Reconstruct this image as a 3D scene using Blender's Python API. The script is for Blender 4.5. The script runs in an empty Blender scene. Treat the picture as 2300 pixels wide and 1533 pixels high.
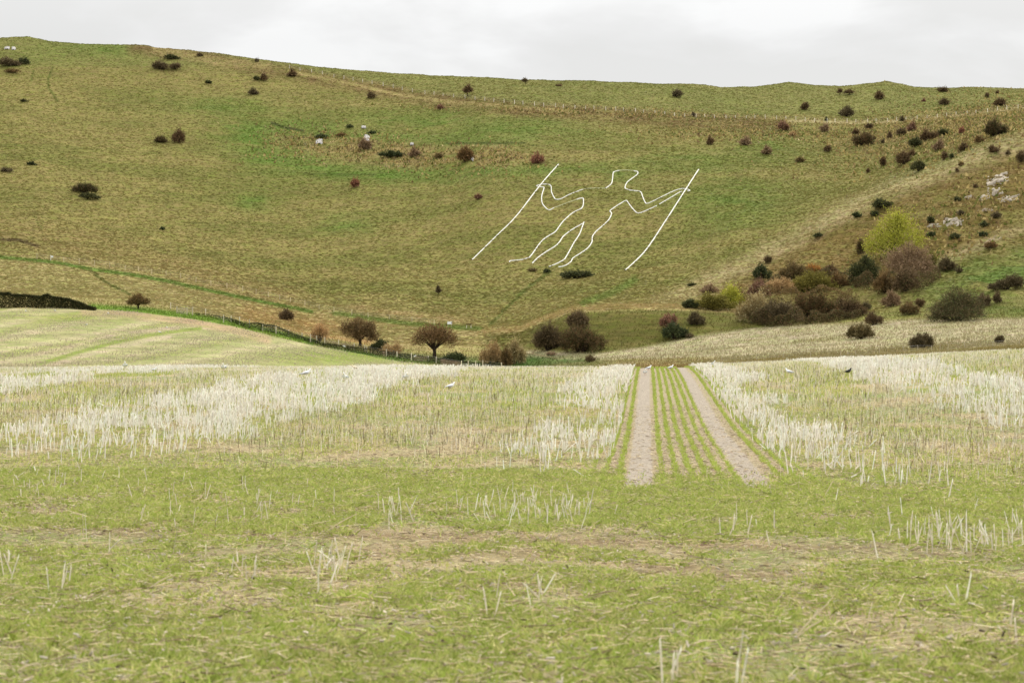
import bpy, math, random
import numpy as np
from mathutils import Vector, Matrix, Euler

# ------------------------------------------------------------------ camera, world, sun
S = bpy.context.scene
COL = S.collection
F = 4000.0                      # focal length in pixels of the 2300 px wide photograph
W, H, YH = 2300.0, 1533.0, 790.0
cd = bpy.data.cameras.new("camera"); cam = bpy.data.objects.new("camera", cd); COL.objects.link(cam)
cd.sensor_width = 36.0; cd.lens = 36.0 * F / W
cd.shift_y = (YH - H / 2) / W
cd.clip_start = 0.1; cd.clip_end = 20000
cam.location = (0, 0, 0); cam.rotation_euler = (math.radians(90), 0, 0)
cd.dof.use_dof = True; cd.dof.focus_distance = 130.0; cd.dof.aperture_fstop = 4.5
S.camera = cam

SUN_EL, SUN_AZ = math.radians(42), math.radians(28)      # azimuth from +Y towards +X
wd = bpy.data.worlds.new("World"); S.world = wd; wd.use_nodes = True
nt = wd.node_tree; nt.nodes.clear()
def N(nt, t, **k):
    n = nt.nodes.new(t)
    for a, v in k.items():
        if a.startswith('_'): setattr(n, a[1:], v)
    for a, v in k.items():
        if not a.startswith('_'): n.inputs[a.replace('__', ' ')].default_value = v
    return n
out = N(nt, 'ShaderNodeOutputWorld'); bg = N(nt, 'ShaderNodeBackground')
sky = N(nt, 'ShaderNodeTexSky'); sky.sky_type = 'NISHITA'; sky.sun_disc = False
sky.sun_elevation = SUN_EL; sky.sun_rotation = SUN_AZ
tc = N(nt, 'ShaderNodeTexCoord'); sx = N(nt, 'ShaderNodeSeparateXYZ')
L = nt.links.new
L(tc.outputs['Generated'], sx.inputs[0])
# overcast brightness rises from horizon to zenith
m1 = N(nt, 'ShaderNodeMapRange'); L(sx.outputs['Z'], m1.inputs['Value'])
m1.inputs['From Min'].default_value = 0.17; m1.inputs['From Max'].default_value = 0.9
m1.inputs['To Min'].default_value = 1.0; m1.inputs['To Max'].default_value = 2.8
mp = N(nt, 'ShaderNodeMapping'); mp.inputs['Scale'].default_value = (1, 1, 2.6)
L(tc.outputs['Generated'], mp.inputs['Vector'])
mp.inputs['Location'].default_value = (0.32, 0.1, 0.05)
nz = N(nt, 'ShaderNodeTexNoise', Scale=7.0, Detail=6.0, Roughness=0.5, Distortion=.3)
L(mp.outputs[0], nz.inputs['Vector'])
cr = N(nt, 'ShaderNodeValToRGB'); L(nz.outputs['Fac'], cr.inputs[0])
cr.color_ramp.elements[0].position = 0.42; cr.color_ramp.elements[0].color = (0.785, 0.78, 0.765, 1)
cr.color_ramp.elements[1].position = 0.60; cr.color_ramp.elements[1].color = (0.92, 0.918, 0.91, 1)
e = cr.color_ramp.elements.new(0.5); e.color = (0.825, 0.82, 0.81, 1)
vm = N(nt, 'ShaderNodeVectorMath', _operation='SCALE'); L(cr.outputs[0], vm.inputs[0]); L(m1.outputs[0], vm.inputs['Scale'])
vs = N(nt, 'ShaderNodeVectorMath', _operation='SCALE'); L(sky.outputs[0], vs.inputs[0]); vs.inputs['Scale'].default_value = 0.1
mx = N(nt, 'ShaderNodeMixRGB', Fac=0.95); L(vs.outputs[0], mx.inputs[1]); L(vm.outputs[0], mx.inputs[2])
L(mx.outputs[0], bg.inputs['Color']); bg.inputs['Strength'].default_value = 1.03
L(bg.outputs[0], out.inputs[0])
sd = bpy.data.lights.new("sun", 'SUN'); so = bpy.data.objects.new("sun", sd); COL.objects.link(so)
sd.energy = 2.9; sd.angle = math.radians(8); sd.color = (1.0, 0.95, 0.86)
so.rotation_euler = (math.pi / 2 - SUN_EL, 0, math.pi - SUN_AZ)
S.view_settings.view_transform = 'Standard'; S.view_settings.look = 'None'
S.view_settings.exposure = 0.0; S.view_settings.gamma = 1.0

# ------------------------------------------------------------------ helpers
rng = np.random.default_rng(7)
def lin(r, g, b):
    c = np.array([r, g, b], float) / 255
    return np.where(c <= 0.04045, c / 12.92, ((c + 0.055) / 1.055) ** 2.4)
LIT = 1.86                       # display value of a white sheet under this sky; photo colour / LIT = surface colour
def alb(r, g, b, k=1.0): return lin(r, g, b) / LIT * k
TAB = np.random.default_rng(3).random((512, 512)).astype(np.float32)
def vnoise(x, y):
    xi = np.floor(x).astype(np.int64); yi = np.floor(y).astype(np.int64)
    fx = (x - xi); fy = (y - yi); fx = fx * fx * (3 - 2 * fx); fy = fy * fy * (3 - 2 * fy)
    a = TAB[xi & 511, yi & 511]; b = TAB[(xi + 1) & 511, yi & 511]
    c = TAB[xi & 511, (yi + 1) & 511]; d = TAB[(xi + 1) & 511, (yi + 1) & 511]
    return (a * (1 - fx) + b * fx) * (1 - fy) + (c * (1 - fx) + d * fx) * fy
def fbm(x, y, o=4, g=0.5):
    s = 0; a = 1; t = 0
    for i in range(o):
        s = s + a * vnoise(x * 2 ** i + 17.3 * i, y * 2 ** i + 9.1 * i); t += a; a *= g
    return s / t
def sstep(a, b, x):
    t = np.clip((x - a) / (b - a), 0, 1); return t * t * (3 - 2 * t)
def pchip_slopes(x, y):
    h = np.diff(x); d = np.diff(y, axis=-1) / h
    m = np.zeros_like(y)
    d0, d1 = d[..., :-1], d[..., 1:]; h0, h1 = h[..., :-1], h[..., 1:]
    w1 = 2 * h1 + h0; w2 = h1 + 2 * h0
    same = d0 * d1 > 0
    with np.errstate(divide='ignore', invalid='ignore'):
        mm = (w1 + w2) / (w1 / d0 + w2 / d1)
    m[..., 1:-1] = np.where(same, mm, 0); m[..., 0] = d[..., 0]; m[..., -1] = d[..., -1]
    return m
def pchip(x, y, q):
    """x,(n) y,(n) 1-D monotone cubic, q any shape, linear outside"""
    x = np.asarray(x, float); y = np.asarray(y, float); m = pchip_slopes(x, y)
    i = np.clip(np.searchsorted(x, q) - 1, 0, len(x) - 2)
    h = x[i + 1] - x[i]; t = np.clip((q - x[i]) / h, 0, 1)
    return ((2*t**3 - 3*t**2 + 1) * y[i] + (t**3 - 2*t**2 + t) * h * m[i] + (-2*t**3 + 3*t**2) * y[i+1] + (t**3 - t**2) * h * m[i+1])

def new_mesh(name, V, Fc, col=None, smooth=False, attrs=None):
    V = np.ascontiguousarray(V, np.float32); Fc = np.ascontiguousarray(Fc, np.int32)
    me = bpy.data.meshes.new(name); n, k = Fc.shape
    me.vertices.add(len(V)); me.vertices.foreach_set('co', V.ravel())
    me.loops.add(n * k); me.loops.foreach_set('vertex_index', Fc.ravel())
    me.polygons.add(n)
    me.polygons.foreach_set('loop_start', np.arange(0, n * k, k, dtype=np.int32))
    if smooth: me.polygons.foreach_set('use_smooth', np.ones(n, bool))
    me.update(calc_edges=True)
    if col is not None:
        a = me.color_attributes.new('tint', 'FLOAT_COLOR', 'POINT')
        c = np.ones((len(V), 4), np.float32); c[:, :3] = col; a.data.foreach_set('color', c.ravel())
    for nm, v in (attrs or {}).items():
        a = me.attributes.new(nm, 'FLOAT', 'POINT'); a.data.foreach_set('value', np.ascontiguousarray(v, np.float32))
    return me
def obj(name, me, mat=None, parent=None):
    o = bpy.data.objects.new(name, me); COL.objects.link(o)
    if mat is not None and not me.materials: me.materials.append(mat)
    if parent is not None: o.parent = parent
    return o
def tag(o, label=None, cat=None, group=None, kind=None):
    if label: o['label'] = label
    if cat: o['category'] = cat
    if group: o['group'] = group
    if kind: o['kind'] = kind
    return o
def empty(name, loc, rz=0.0):
    o = bpy.data.objects.new(name, None); COL.objects.link(o); o.location = loc; o.rotation_euler = (0, 0, rz); o.empty_display_size = 0.3
    return o
class MB:
    """collects tubes, boxes and quads into one mesh"""
    def __init__(s): s.v = []; s.f = []; s.c = []
    def add(s, V, Fs, c=None):
        b = len(s.v); s.v += [tuple(map(float, p)) for p in V]; s.f += [tuple(b + i for i in f) for f in Fs]
        s.c += [c if c is not None else (1, 1, 1)] * len(V)
    def tube(s, pts, rad, n=6, c=None, cap=True):
        pts = [Vector(p) for p in pts]; V = []; Fs = []
        for i, p in enumerate(pts):
            d = (pts[min(i + 1, len(pts) - 1)] - pts[max(i - 1, 0)]).normalized()
            u = d.cross(Vector((0.13, 0.31, 1)) if abs(d.z) < .9 else Vector((1, 0.2, 0))).normalized(); w = d.cross(u)
            r = rad[i] if hasattr(rad, '__len__') else rad
            for k in range(n):
                a = 2 * math.pi * k / n; V.append(p + (u * math.cos(a) + w * math.sin(a)) * r)
        for i in range(len(pts) - 1):
            for k in range(n):
                Fs.append((i*n + k, i*n + (k+1) % n, (i+1)*n + (k+1) % n, (i+1)*n + k))
        if cap: Fs.append(tuple(range(n - 1, -1, -1))); Fs.append(tuple((len(pts)-1)*n + k for k in range(n)))
        s.add(V, Fs, c)
    def box(s, c0, size, M=None, c=None):
        x, y, z = [a / 2 for a in size]
        V = [Vector((sx_*x, sy_*y, sz_*z)) for sx_ in (-1, 1) for sy_ in (-1, 1) for sz_ in (-1, 1)]
        if M is not None: V = [M @ v for v in V]
        V = [v + Vector(c0) for v in V]
        s.add(V, [(0, 1, 3, 2), (4, 6, 7, 5), (0, 4, 5, 1), (2, 3, 7, 6), (0, 2, 6, 4), (1, 5, 7, 3)], c)
    def beam(s, a, b, w, t, c=None):
        a = Vector(a); b = Vector(b); d = b - a
        s.box((a + b) / 2, (d.length, w, t), d.to_track_quat('X', 'Z').to_matrix(), c)
    def build(s, name, mat, parent=None, smooth=False):
        me = bpy.data.meshes.new(name); me.from_pydata(s.v, [], s.f); me.update()
        a = me.color_attributes.new('tint', 'FLOAT_COLOR', 'POINT')
        c = np.ones((len(s.v), 4), np.float32); c[:, :3] = np.array(s.c, np.float32).reshape(-1, 3)
        a.data.foreach_set('color', c.ravel())
        if smooth:
            for p in me.polygons: p.use_smooth = True
        return obj(name, me, mat, parent)

# ------------------------------------------------------------------ materials
def mat_new(name):
    m = bpy.data.materials.new(name); m.use_nodes = True; t = m.node_tree; t.nodes.clear()
    o = N(t, 'ShaderNodeOutputMaterial'); b = N(t, 'ShaderNodeBsdfPrincipled', Roughness=0.9)
    b.inputs['Specular IOR Level'].default_value = 0.15
    t.links.new(b.outputs[0], o.inputs[0]); return m, t, b
def mat_tint(name, rough=0.9, amt=0.25, scale=3.0, spec=0.15, color=None, trans=0.0):
    """colour of the mesh attribute, broken up by noise"""
    m, t, b = mat_new(name); l = t.links.new
    b.inputs['Roughness'].default_value = rough; b.inputs['Specular IOR Level'].default_value = spec
    tcn = N(t, 'ShaderNodeTexCoord'); nz = N(t, 'ShaderNodeTexNoise', Scale=scale, Detail=3.0)
    l(tcn.outputs['Object'], nz.inputs['Vector'])
    mr = N(t, 'ShaderNodeMapRange'); l(nz.outputs['Fac'], mr.inputs['Value'])
    mr.inputs['From Min'].default_value = .25; mr.inputs['From Max'].default_value = .75
    mr.inputs['To Min'].default_value = 1 - amt; mr.inputs['To Max'].default_value = 1 + amt
    if color is None:
        at = N(t, 'ShaderNodeAttribute'); at.attribute_name = 'tint'; src = at.outputs['Color']
    else:
        rg = N(t, 'ShaderNodeRGB'); rg.outputs[0].default_value = (*color, 1); src = rg.outputs[0]
    v = N(t, 'ShaderNodeVectorMath', _operation='SCALE'); l(src, v.inputs[0]); l(mr.outputs[0], v.inputs['Scale'])
    l(v.outputs[0], b.inputs['Base Color'])
    if trans > 0:
        tr = N(t, 'ShaderNodeBsdfTranslucent'); l(v.outputs[0], tr.inputs['Color'])
        ms = N(t, 'ShaderNodeMixShader', Fac=trans); l(b.outputs[0], ms.inputs[1]); l(tr.outputs[0], ms.inputs[2])
        o = [n for n in t.nodes if n.type == 'OUTPUT_MATERIAL'][0]; l(ms.outputs[0], o.inputs[0])
    return m
M_LEAF = mat_tint('foliage', .85, .22, 1.2, trans=.15)
M_BARK = mat_tint('bark', .95, .3, 4.0)
M_STRAW = mat_tint('straw', .8, .08, 9.0, spec=.2, trans=.45)
M_GRASS = mat_tint('grass_blades', .7, .2, 2.0, spec=.2, trans=.3)
M_WOOD = mat_tint('weathered_wood', .9, .2, 5.0)
M_CHALK = mat_tint('chalk', .95, .14, 2.0)
M_PAINT = mat_tint('white_paint', .7, .05, 4.0)
M_FEATHER = mat_tint('feathers', .8, .05, 12.0)
M_WIRE = mat_tint('fence_wire', .6, .1, 3.0, color=(.25, .24, .22))

def mat_hill(name, rows=False):
    """hill turf: per-vertex turf colour, broken by contour-following noise, with bump"""
    m, t, b = mat_new(name); l = t.links.new
    at = N(t, 'ShaderNodeAttribute'); at.attribute_name = 'tint'
    ge = N(t, 'ShaderNodeNewGeometry')
    def noise(sc, xyz, det=4.0, rough=.6, dist=0.0):
        mp = N(t, 'ShaderNodeMapping'); mp.inputs['Scale'].default_value = xyz; l(ge.outputs['Position'], mp.inputs['Vector'])
        n = N(t, 'ShaderNodeTexNoise', Scale=sc, Detail=det, Roughness=rough, Distortion=dist); l(mp.outputs[0], n.inputs['Vector']); return n.outputs['Fac']
    def rng_(v, a, b_, c, d):
        r = N(t, 'ShaderNodeMapRange'); l(v, r.inputs['Value'])
        for k, x in zip(('From Min', 'From Max', 'To Min', 'To Max'), (a, b_, c, d)): r.inputs[k].default_value = x
        return r.outputs[0]
    n1 = noise(1.0, (.13, .13, 1.5), 6, .72, .5)      # terracettes and tussock rows
    n2 = noise(1.0, (1.0, .8, 2.4), 4, .7)             # tufts
    n3 = noise(.06, (1, 1, 2), 4, .6)                  # broad mottling
    def mul(src, f):
        v = N(t, 'ShaderNodeVectorMath', _operation='SCALE'); l(src, v.inputs[0]); l(f, v.inputs['Scale']); return v.outputs[0]
    c = at.outputs['Color']
    c = mul(c, rng_(n1, .30, .70, .70, 1.28)); c = mul(c, rng_(n2, .28, .72, .78, 1.22)); c = mul(c, rng_(n3, .3, .7, .93, 1.07))
    # hue shift: straw in the tops, green in the troughs
    mix = N(t, 'ShaderNodeMixRGB'); mix.blend_type = 'MULTIPLY'
    rr = N(t, 'ShaderNodeValToRGB'); l(noise(1.0, (.35, .35, .9), 4, .7), rr.inputs[0])
    rr.color_ramp.elements[0].position = .36; rr.color_ramp.elements[0].color = (.86, 1.0, .74, 1)
    rr.color_ramp.elements[1].position = .62; rr.color_ramp.elements[1].color = (1.13, 1.02, 1.22, 1)
    mix.inputs['Fac'].default_value = .9; l(c, mix.inputs[1]); l(rr.outputs[0], mix.inputs[2]); c = mix.outputs[0]
    if rows:
        ra = N(t, 'ShaderNodeAttribute'); ra.attribute_name = 'row'
        s = N(t, 'ShaderNodeMath', _operation='SINE'); l(ra.outputs['Fac'], s.inputs[0])
        c = mul(c, rng_(s.outputs[0], -1, 1, .84, 1.16))
    l(c, b.inputs['Base Color'])
    ad = N(t, 'ShaderNodeMath', _operation='ADD'); l(n1, ad.inputs[0]); l(rng_(n2, 0, 1, 0, .45), ad.inputs[1])
    bp = N(t, 'ShaderNodeBump', Strength=1.0, Distance=.55 if not rows else .12); l(ad.outputs[0], bp.inputs['Height']); l(bp.outputs[0], b.inputs['Normal'])
    b.inputs['Roughness'].default_value = 1.0; b.inputs['Specular IOR Level'].default_value = .05
    return m
M_HILL = mat_hill('hill_turf'); M_FIELD2 = mat_hill('stubble_far', True)
def mat_near():
    m, t, b = mat_new('field_soil_and_litter'); l = t.links.new
    at = N(t, 'ShaderNodeAttribute'); at.attribute_name = 'tint'
    ge = N(t, 'ShaderNodeNewGeometry')
    mp = N(t, 'ShaderNodeMapping'); mp.inputs['Scale'].default_value = (1, .7, 1); l(ge.outputs['Position'], mp.inputs['Vector'])
    n1 = N(t, 'ShaderNodeTexNoise', Scale=9.0, Detail=6.0, Roughness=.7); l(mp.outputs[0], n1.inputs['Vector'])
    n2 = N(t, 'ShaderNodeTexVoronoi', Scale=30.0); l(mp.outputs[0], n2.inputs['Vector'])
    r = N(t, 'ShaderNodeMapRange'); l(n1.outputs['Fac'], r.inputs['Value'])
    for k, x in zip(('From Min', 'From Max', 'To Min', 'To Max'), (.3, .7, .62, 1.3)): r.inputs[k].default_value = x
    v = N(t, 'ShaderNodeVectorMath', _operation='SCALE'); l(at.outputs['Color'], v.inputs[0]); l(r.outputs[0], v.inputs['Scale'])
    r2 = N(t, 'ShaderNodeMapRange'); l(n2.outputs['Distance'], r2.inputs['Value'])
    for k, x in zip(('From Min', 'From Max', 'To Min', 'To Max'), (0, .6, 1.2, .8)): r2.inputs[k].default_value = x
    v2 = N(t, 'ShaderNodeVectorMath', _operation='SCALE'); l(v.outputs[0], v2.inputs[0]); l(r2.outputs[0], v2.inputs['Scale'])
    l(v2.outputs[0], b.inputs['Base Color'])
    bp = N(t, 'ShaderNodeBump', Strength=.8, Distance=.06); l(n1.outputs['Fac'], bp.inputs['Height']); l(bp.outputs[0], b.inputs['Normal'])
    b.inputs['Roughness'].default_value = 1.0; return m
M_NEAR = mat_near()

# ------------------------------------------------------------------ terrain: profiles of depth and height along bearings
PXC = np.array([-1400, 0, 250, 500, 750, 950, 1150, 1300, 1500, 1700, 1900, 2100, 2300, 3700], float)
ND = [2, 5, 9, 12, 18, 30, 45, 65, 80, 92, 102, 114]
NZ = [-1.6, -1.61, -1.67, -1.78, -2.0, -2.25, -2.19, -1.72, -1.3, -1.06, -.97, -1.05]
TR = {1500: .03, 1700: .28, 1900: .52, 2100: .80, 2300: 1.06, 3700: 1.7, 0: -.06, -1400: -.4}
FAR = {
 0:    [(150,838),(190,815),(240,755),(297,690),(340,665),(400,612),(450,560),(510,470),(580,360),(650,265),(720,170),(790,92)],
 250:  [(150,840),(190,822),(245,762),(302,699),(345,672),(400,635),(450,590),(510,515),(580,395),(650,290),(720,190),(795,102)],
 500:  [(150,842),(200,822),(255,765),(315,722),(350,705),(395,675),(440,640),(505,570),(575,440),(645,320),(715,215),(800,125)],
 750:  [(150,845),(210,835),(265,806),(315,777),(350,748),(390,722),(430,688),(495,610),(565,480),(635,355),(710,235),(800,155)],
 950:  [(150,850),(210,850),(265,838),(300,818),(345,775),(385,735),(425,695),(490,610),(555,480),(625,350),(700,240),(800,177)],
 1150: [(150,852),(210,850),(265,842),(300,828),(340,785),(362,744),(400,722),(480,610),(545,440),(610,320),(690,222),(800,186)],
 1300: [(150,852),(210,848),(260,838),(295,822),(325,788),(345,700),(375,690),(470,615),(545,430),(610,320),(690,240),(810,188)],
 1500: [(150,850),(205,840),(250,826),(285,805),(325,768),(342,697),(375,682),(460,600),(535,440),(610,325),(700,255),(830,190)],
 1700: [(150,838),(200,820),(245,805),(285,782),(325,735),(350,700),(385,655),(430,590),(530,430),(620,320),(720,264),(860,198)],
 1900: [(150,825),(200,805),(240,790),(285,755),(325,722),(365,680),(400,620),(455,475),(530,420),(620,325),(720,268),(880,199)],
 2100: [(150,815),(195,795),(235,780),(280,745),(320,712),(360,650),(400,560),(465,385),(530,345),(620,290),(720,262),(890,204)],
 2300: [(150,805),(190,785),(230,770),(275,740),(320,705),(355,640),(400,540),(480,305),(530,288),(620,262),(720,240),(900,207)],
}
FAR[-1400] = [(d, y + 10) for d, y in FAR[0]]; FAR[3700] = [(d, y) for d, y in FAR[2300]]
SKY = np.array([(-1400,96),(0,90),(30,88),(60,87),(110,95),(200,100),(300,104),(330,107),(345,112),(500,125),(700,150),(900,172),(1180,187),
  (1400,189),(1560,192),(1620,198),(1700,198),(1770,192),(1830,197),(1900,199),(1990,193),(2050,203),(2120,205),(2180,204),(2300,207),(3700,230)], float)
def col_table():
    Ds, Zs = [], []
    for p in PXC:
        t = TR.get(int(p), 0.0)
        d = list(ND); z = [a + t * float(sstep(20, 105, dd)) for a, dd in zip(NZ, ND)]
        for dd, yy in FAR[int(p)]: d.append(dd); z.append((YH - yy) * dd / F)
        zc = z[-1]; dc = d[-1]
        d += [dc + 60, dc + 300, dc + 1200, dc + 5000]; z += [zc + 2, zc - 4, zc - 60, zc - 110]
        Ds.append(d); Zs.append(z)
    return np.array(Ds), np.array(Zs)
TD, TZ = col_table()
px = np.concatenate([np.linspace(-1400, -120, 60, endpoint=False), np.arange(-120, 2421, 3.0), np.linspace(2440, 3700, 60)])
dk = np.concatenate([np.geomspace(2, 30, 60, endpoint=False), np.geomspace(30, 112, 90, endpoint=False),
    np.arange(112, 300, 1.25), np.arange(300, 900, .95), np.geomspace(900, 5900, 40)])
TDp = np.stack([pchip(PXC, TD[:, i], px) for i in range(TD.shape[1])], 1)
TZp = np.stack([pchip(PXC, TZ[:, i], px) for i in range(TZ.shape[1])], 1)
ic = len(ND) + 11                                        # the skyline row
TZp[:, ic] = (YH - np.interp(px, SKY[:, 0], SKY[:, 1])) * TDp[:, ic] / F
Z = np.empty((len(px), len(dk)))
for i in range(len(px)): Z[i] = pchip(TDp[i], TZp[i], np.minimum(dk, TDp[i, -1]))
PX, DD = np.meshgrid(px, dk, indexing='ij'); X = DD * (PX - W / 2) / F
# relief: gentle swells, terracettes that follow the contours, tussocks
hillm = sstep(300, 360, DD) * (1 - sstep(1000, 1400, DD))
Z0 = Z.copy()
Z += hillm * (fbm(X / 38, DD / 38, 3) - .5) * 2.2 * sstep(330, 420, DD)
facem = sstep(-6, 14, (PX - 1560) * .45 - 0 + (YH - F * Z0 / DD) - 640) * sstep(1560, 1800, PX) * (1 - sstep(380, 440, DD) * 0) * (DD < 480)
stp = fbm(X / 9 + 5, Z0 / 1.1, 3, .6) - .5
fgm = 1 - .8 * sstep(1030, 1080, PX) * (1 - sstep(1560, 1610, PX)) * (DD > 440) * (DD < 600) * sstep(440, 470, DD) * (1 - sstep(580, 600, DD))
Z += fgm * hillm * stp * (.8 + 2.0 * facem) + fgm * hillm * (fbm(X / 2.2, DD / 2.0, 2) - .5) * .5
Z += (1 - hillm) * sstep(112, 140, DD) * (fbm(X / 5, DD / 5, 3) - .5) * .35
Z += (1 - sstep(100, 112, DD)) * (fbm(X / .5, DD / .5, 3) - .5) * .07
YP = YH - F * Z / DD                                     # where each vertex stands in the photograph

def ground(pxq, yq, dmin=0.0):
    """world point of the ground seen at photo pixel (pxq, yq), no nearer than dmin"""
    i = np.clip(np.searchsorted(px, pxq) - 1, 0, len(px) - 2); f = (pxq - px[i]) / (px[i+1] - px[i])
    yc = YP[i] * (1 - f) + YP[i+1] * f; zc = Z[i] * (1 - f) + Z[i+1] * f
    j0 = np.searchsorted(dk, dmin); ok = np.where(yc[j0:] <= yq)[0]
    if len(ok) == 0: j = int(np.argmin(yc[j0:])) + j0; return Vector((dk[j] * (pxq - W/2) / F, dk[j], zc[j]))
    j = ok[0] + j0
    if j == 0: d = dk[0]; z = zc[0]
    else:
        t = (yc[j-1] - yq) / max(yc[j-1] - yc[j], 1e-6); t = min(max(t, 0), 1) if j > j0 else 1
        d = dk[j-1] * (1-t) + dk[j] * t; z = zc[j-1] * (1-t) + zc[j] * t
    return Vector((d * (pxq - W/2) / F, d, z))
def zat(x, d):
    """ground height at world (x, y) arrays"""
    p = x * F / d + W / 2
    i = np.clip(np.searchsorted(px, p) - 1, 0, len(px) - 2); f = np.clip((p - px[i]) / (px[i+1] - px[i]), 0, 1)
    j = np.clip(np.searchsorted(dk, d) - 1, 0, len(dk) - 2); g = np.clip((d - dk[j]) / (dk[j+1] - dk[j]), 0, 1)
    return (Z[i, j]*(1-f) + Z[i+1, j]*f)*(1-g) + (Z[i, j+1]*(1-f) + Z[i+1, j+1]*f)*g

# ------------------------------------------------------------------ turf colours
def blob(cx, cy, sx, sy, ang=0.0):
    a = math.radians(ang); u = (PX - cx) * math.cos(a) + (YP - cy) * math.sin(a); v = -(PX - cx) * math.sin(a) + (YP - cy) * math.cos(a)
    return np.exp(-(u / sx) ** 2 - (v / sy) ** 2)
def line(pts, w, soft=.5):
    d = np.full(PX.shape, 1e9)
    for (x0, y0), (x1, y1) in zip(pts[:-1], pts[1:]):
        vx, vy = x1 - x0, y1 - y0; t = np.clip(((PX - x0) * vx + (YP - y0) * vy) / (vx*vx + vy*vy), 0, 1)
        d = np.minimum(d, np.hypot(PX - x0 - t * vx, YP - y0 - t * vy))
    return 1 - sstep(w * (1 - soft), w * (1 + soft), d)
def below(pts, soft):                                   # 1 where the vertex is lower in the picture than the line
    yl = np.interp(PX, [p[0] for p in pts], [p[1] for p in pts]); return sstep(-soft, soft, YP - yl)
bn = fbm(X / 30, DD / 30 + Z0 / 12, 4, .55); bn2 = fbm(X / 7 + 40, DD / 9 + Z0 / 5, 4, .6); bn3 = fbm(X / 70 + 9, DD / 70, 3)
C = np.empty(PX.shape + (3,)); 
def lay(col, m):
    m = np.clip(m, 0, 1)[..., None]; C[:] = C * (1 - m) + np.array(col) * m
OLIVE = alb(143, 137, 74); STRAW = alb(176, 160, 100); GREEN = alb(112, 134, 56); LUSH = alb(118, 146, 52); BROWN = alb(130, 110, 66)
PALE = alb(188, 174, 120); DARK = alb(92, 96, 42); 
C[:] = OLIVE
lay(alb(160, 148, 86), sstep(.42, .66, bn) * .5)
lay(alb(126, 128, 62), sstep(.52, .30, bn) * .7 if False else (1 - sstep(.32, .50, bn)) * .5)
n_ = lambda m, k=.9: m * np.clip(.4 + k * (bn2 - .25) * 2.2, 0, 1.4)
lay(alb(134, 138, 72), below([(-1400, 40), (3700, 40)], 5) * (1 - below([(-1400,150),(650,150),(1000,215),(1700,262),(2300,240),(3700,240)], 8)) * .6)
for b_ in [(640,350,70,45),(700,295,90,28),(870,385,190,22),(1080,320,90,24),(785,500,70,26),(570,450,60,22),(950,272,220,24),(1180,290,160,26),(540,300,80,30),
           (1740,330,120,34),(1640,450,120,60),(500,240,120,26),(250,110,160,16),(1400,395,50,22),(1560,360,140,22),(2040,400,120,18,-28),(1180,380,180,14)]:
    lay(GREEN, n_(blob(*b_)) * .62)
for b_ in [(660,330,45,26),(760,320,90,26,6),(880,340,110,30,8),(1010,360,110,24,4),(1100,345,90,20),(700,310,60,14)]:
    lay(alb(166, 148, 92), np.clip(blob(*b_) * 1.6, 0, 1) * sstep(.34, .56, bn2) * .95)
for b_ in [(630,345,70,30),(700,372,120,18,8),(860,395,200,16,4),(680,290,120,18,4),(900,310,220,14,3),(560,310,40,40),(1060,385,160,12)]:
    lay(alb(108, 134, 54), n_(blob(*b_), 1.1) * .6)
fence_hi = [(560,138),(650,152),(700,163),(750,170),(845,188),(945,209),(1050,221),(1200,236),(1330,245),(1450,252),(1550,262),(1650,267),(1765,269),(1850,273),(1915,275),(2005,272),(2100,264),(2185,256),(2300,240),(2700,200)]
band = [(x, y + 12) for x, y in fence_hi]
lay(BROWN, n_(line([(300,108),(450,124)] + band[:13], 14, .8)) * .85); lay(STRAW, n_(line([(650,160),(760,182),(900,214),(1000,228),(1150,240),(1300,252)], 3.5)) * .9)
lay(PALE, n_(line([(x, y + 1) for x, y in fence_hi[12:]], 3.0)) * .9)
lay(STRAW, n_(line([(350,112),(500,140),(600,150)], 9, .8)) * .6)
# coombe side and spur on the right
lay(BROWN, n_(blob(2090, 300, 300, 40, -8)) * .5)
spur = [(1480,690),(1600,632),(1700,580),(1850,500),(2000,425),(2150,370),(2300,318),(3000,160)]
lay(alb(140, 122, 68), n_(below(spur, 10) * (1 - below([(1500,700),(1700,640),(1900,640),(2060,640),(2140,600),(2300,560),(3000,400)], 12)) * sstep(1500, 1700, PX)) * 1.0)
lay(PALE, n_(line(spur, 20, .95), 1.2) * .62)
lay(PALE, n_(line([(2080,600),(2180,560),(2300,510)], 12, .9)) * .7)
lay(alb(112, 132, 60), n_(blob(2220, 620, 170, 50, -14)) * 1.0)
lay(alb(112, 120, 54), n_(blob(2250, 700, 140, 26)) * .9); lay(alb(120, 124, 60), n_(blob(1650, 745, 160, 16)) * .6)
# lower slopes on the left, dry and straw coloured
lo = [(-1400,560),(0,566),(250,590),(500,640),(700,682),(850,712),(1000,725),(1100,730)]
lay(alb(178, 164, 104), n_(below(lo, 22) * (1 - sstep(1060, 1140, PX)), 1.0) * .9)
lay(alb(160, 142, 86), n_(line([(0,520),(250,560),(480,625),(650,670)], 34, .9)) * .55)
lay(alb(172, 164, 100), n_(blob(150, 640, 260, 40, 5)) * .7)
lay(alb(186, 156, 98), n_(line([(560,715),(700,740),(820,770)], 24, .8)) * .8)
lay(alb(190, 168, 112), n_(line([(790,690),(930,708),(1060,720)], 6, .8)) * .7)
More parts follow.
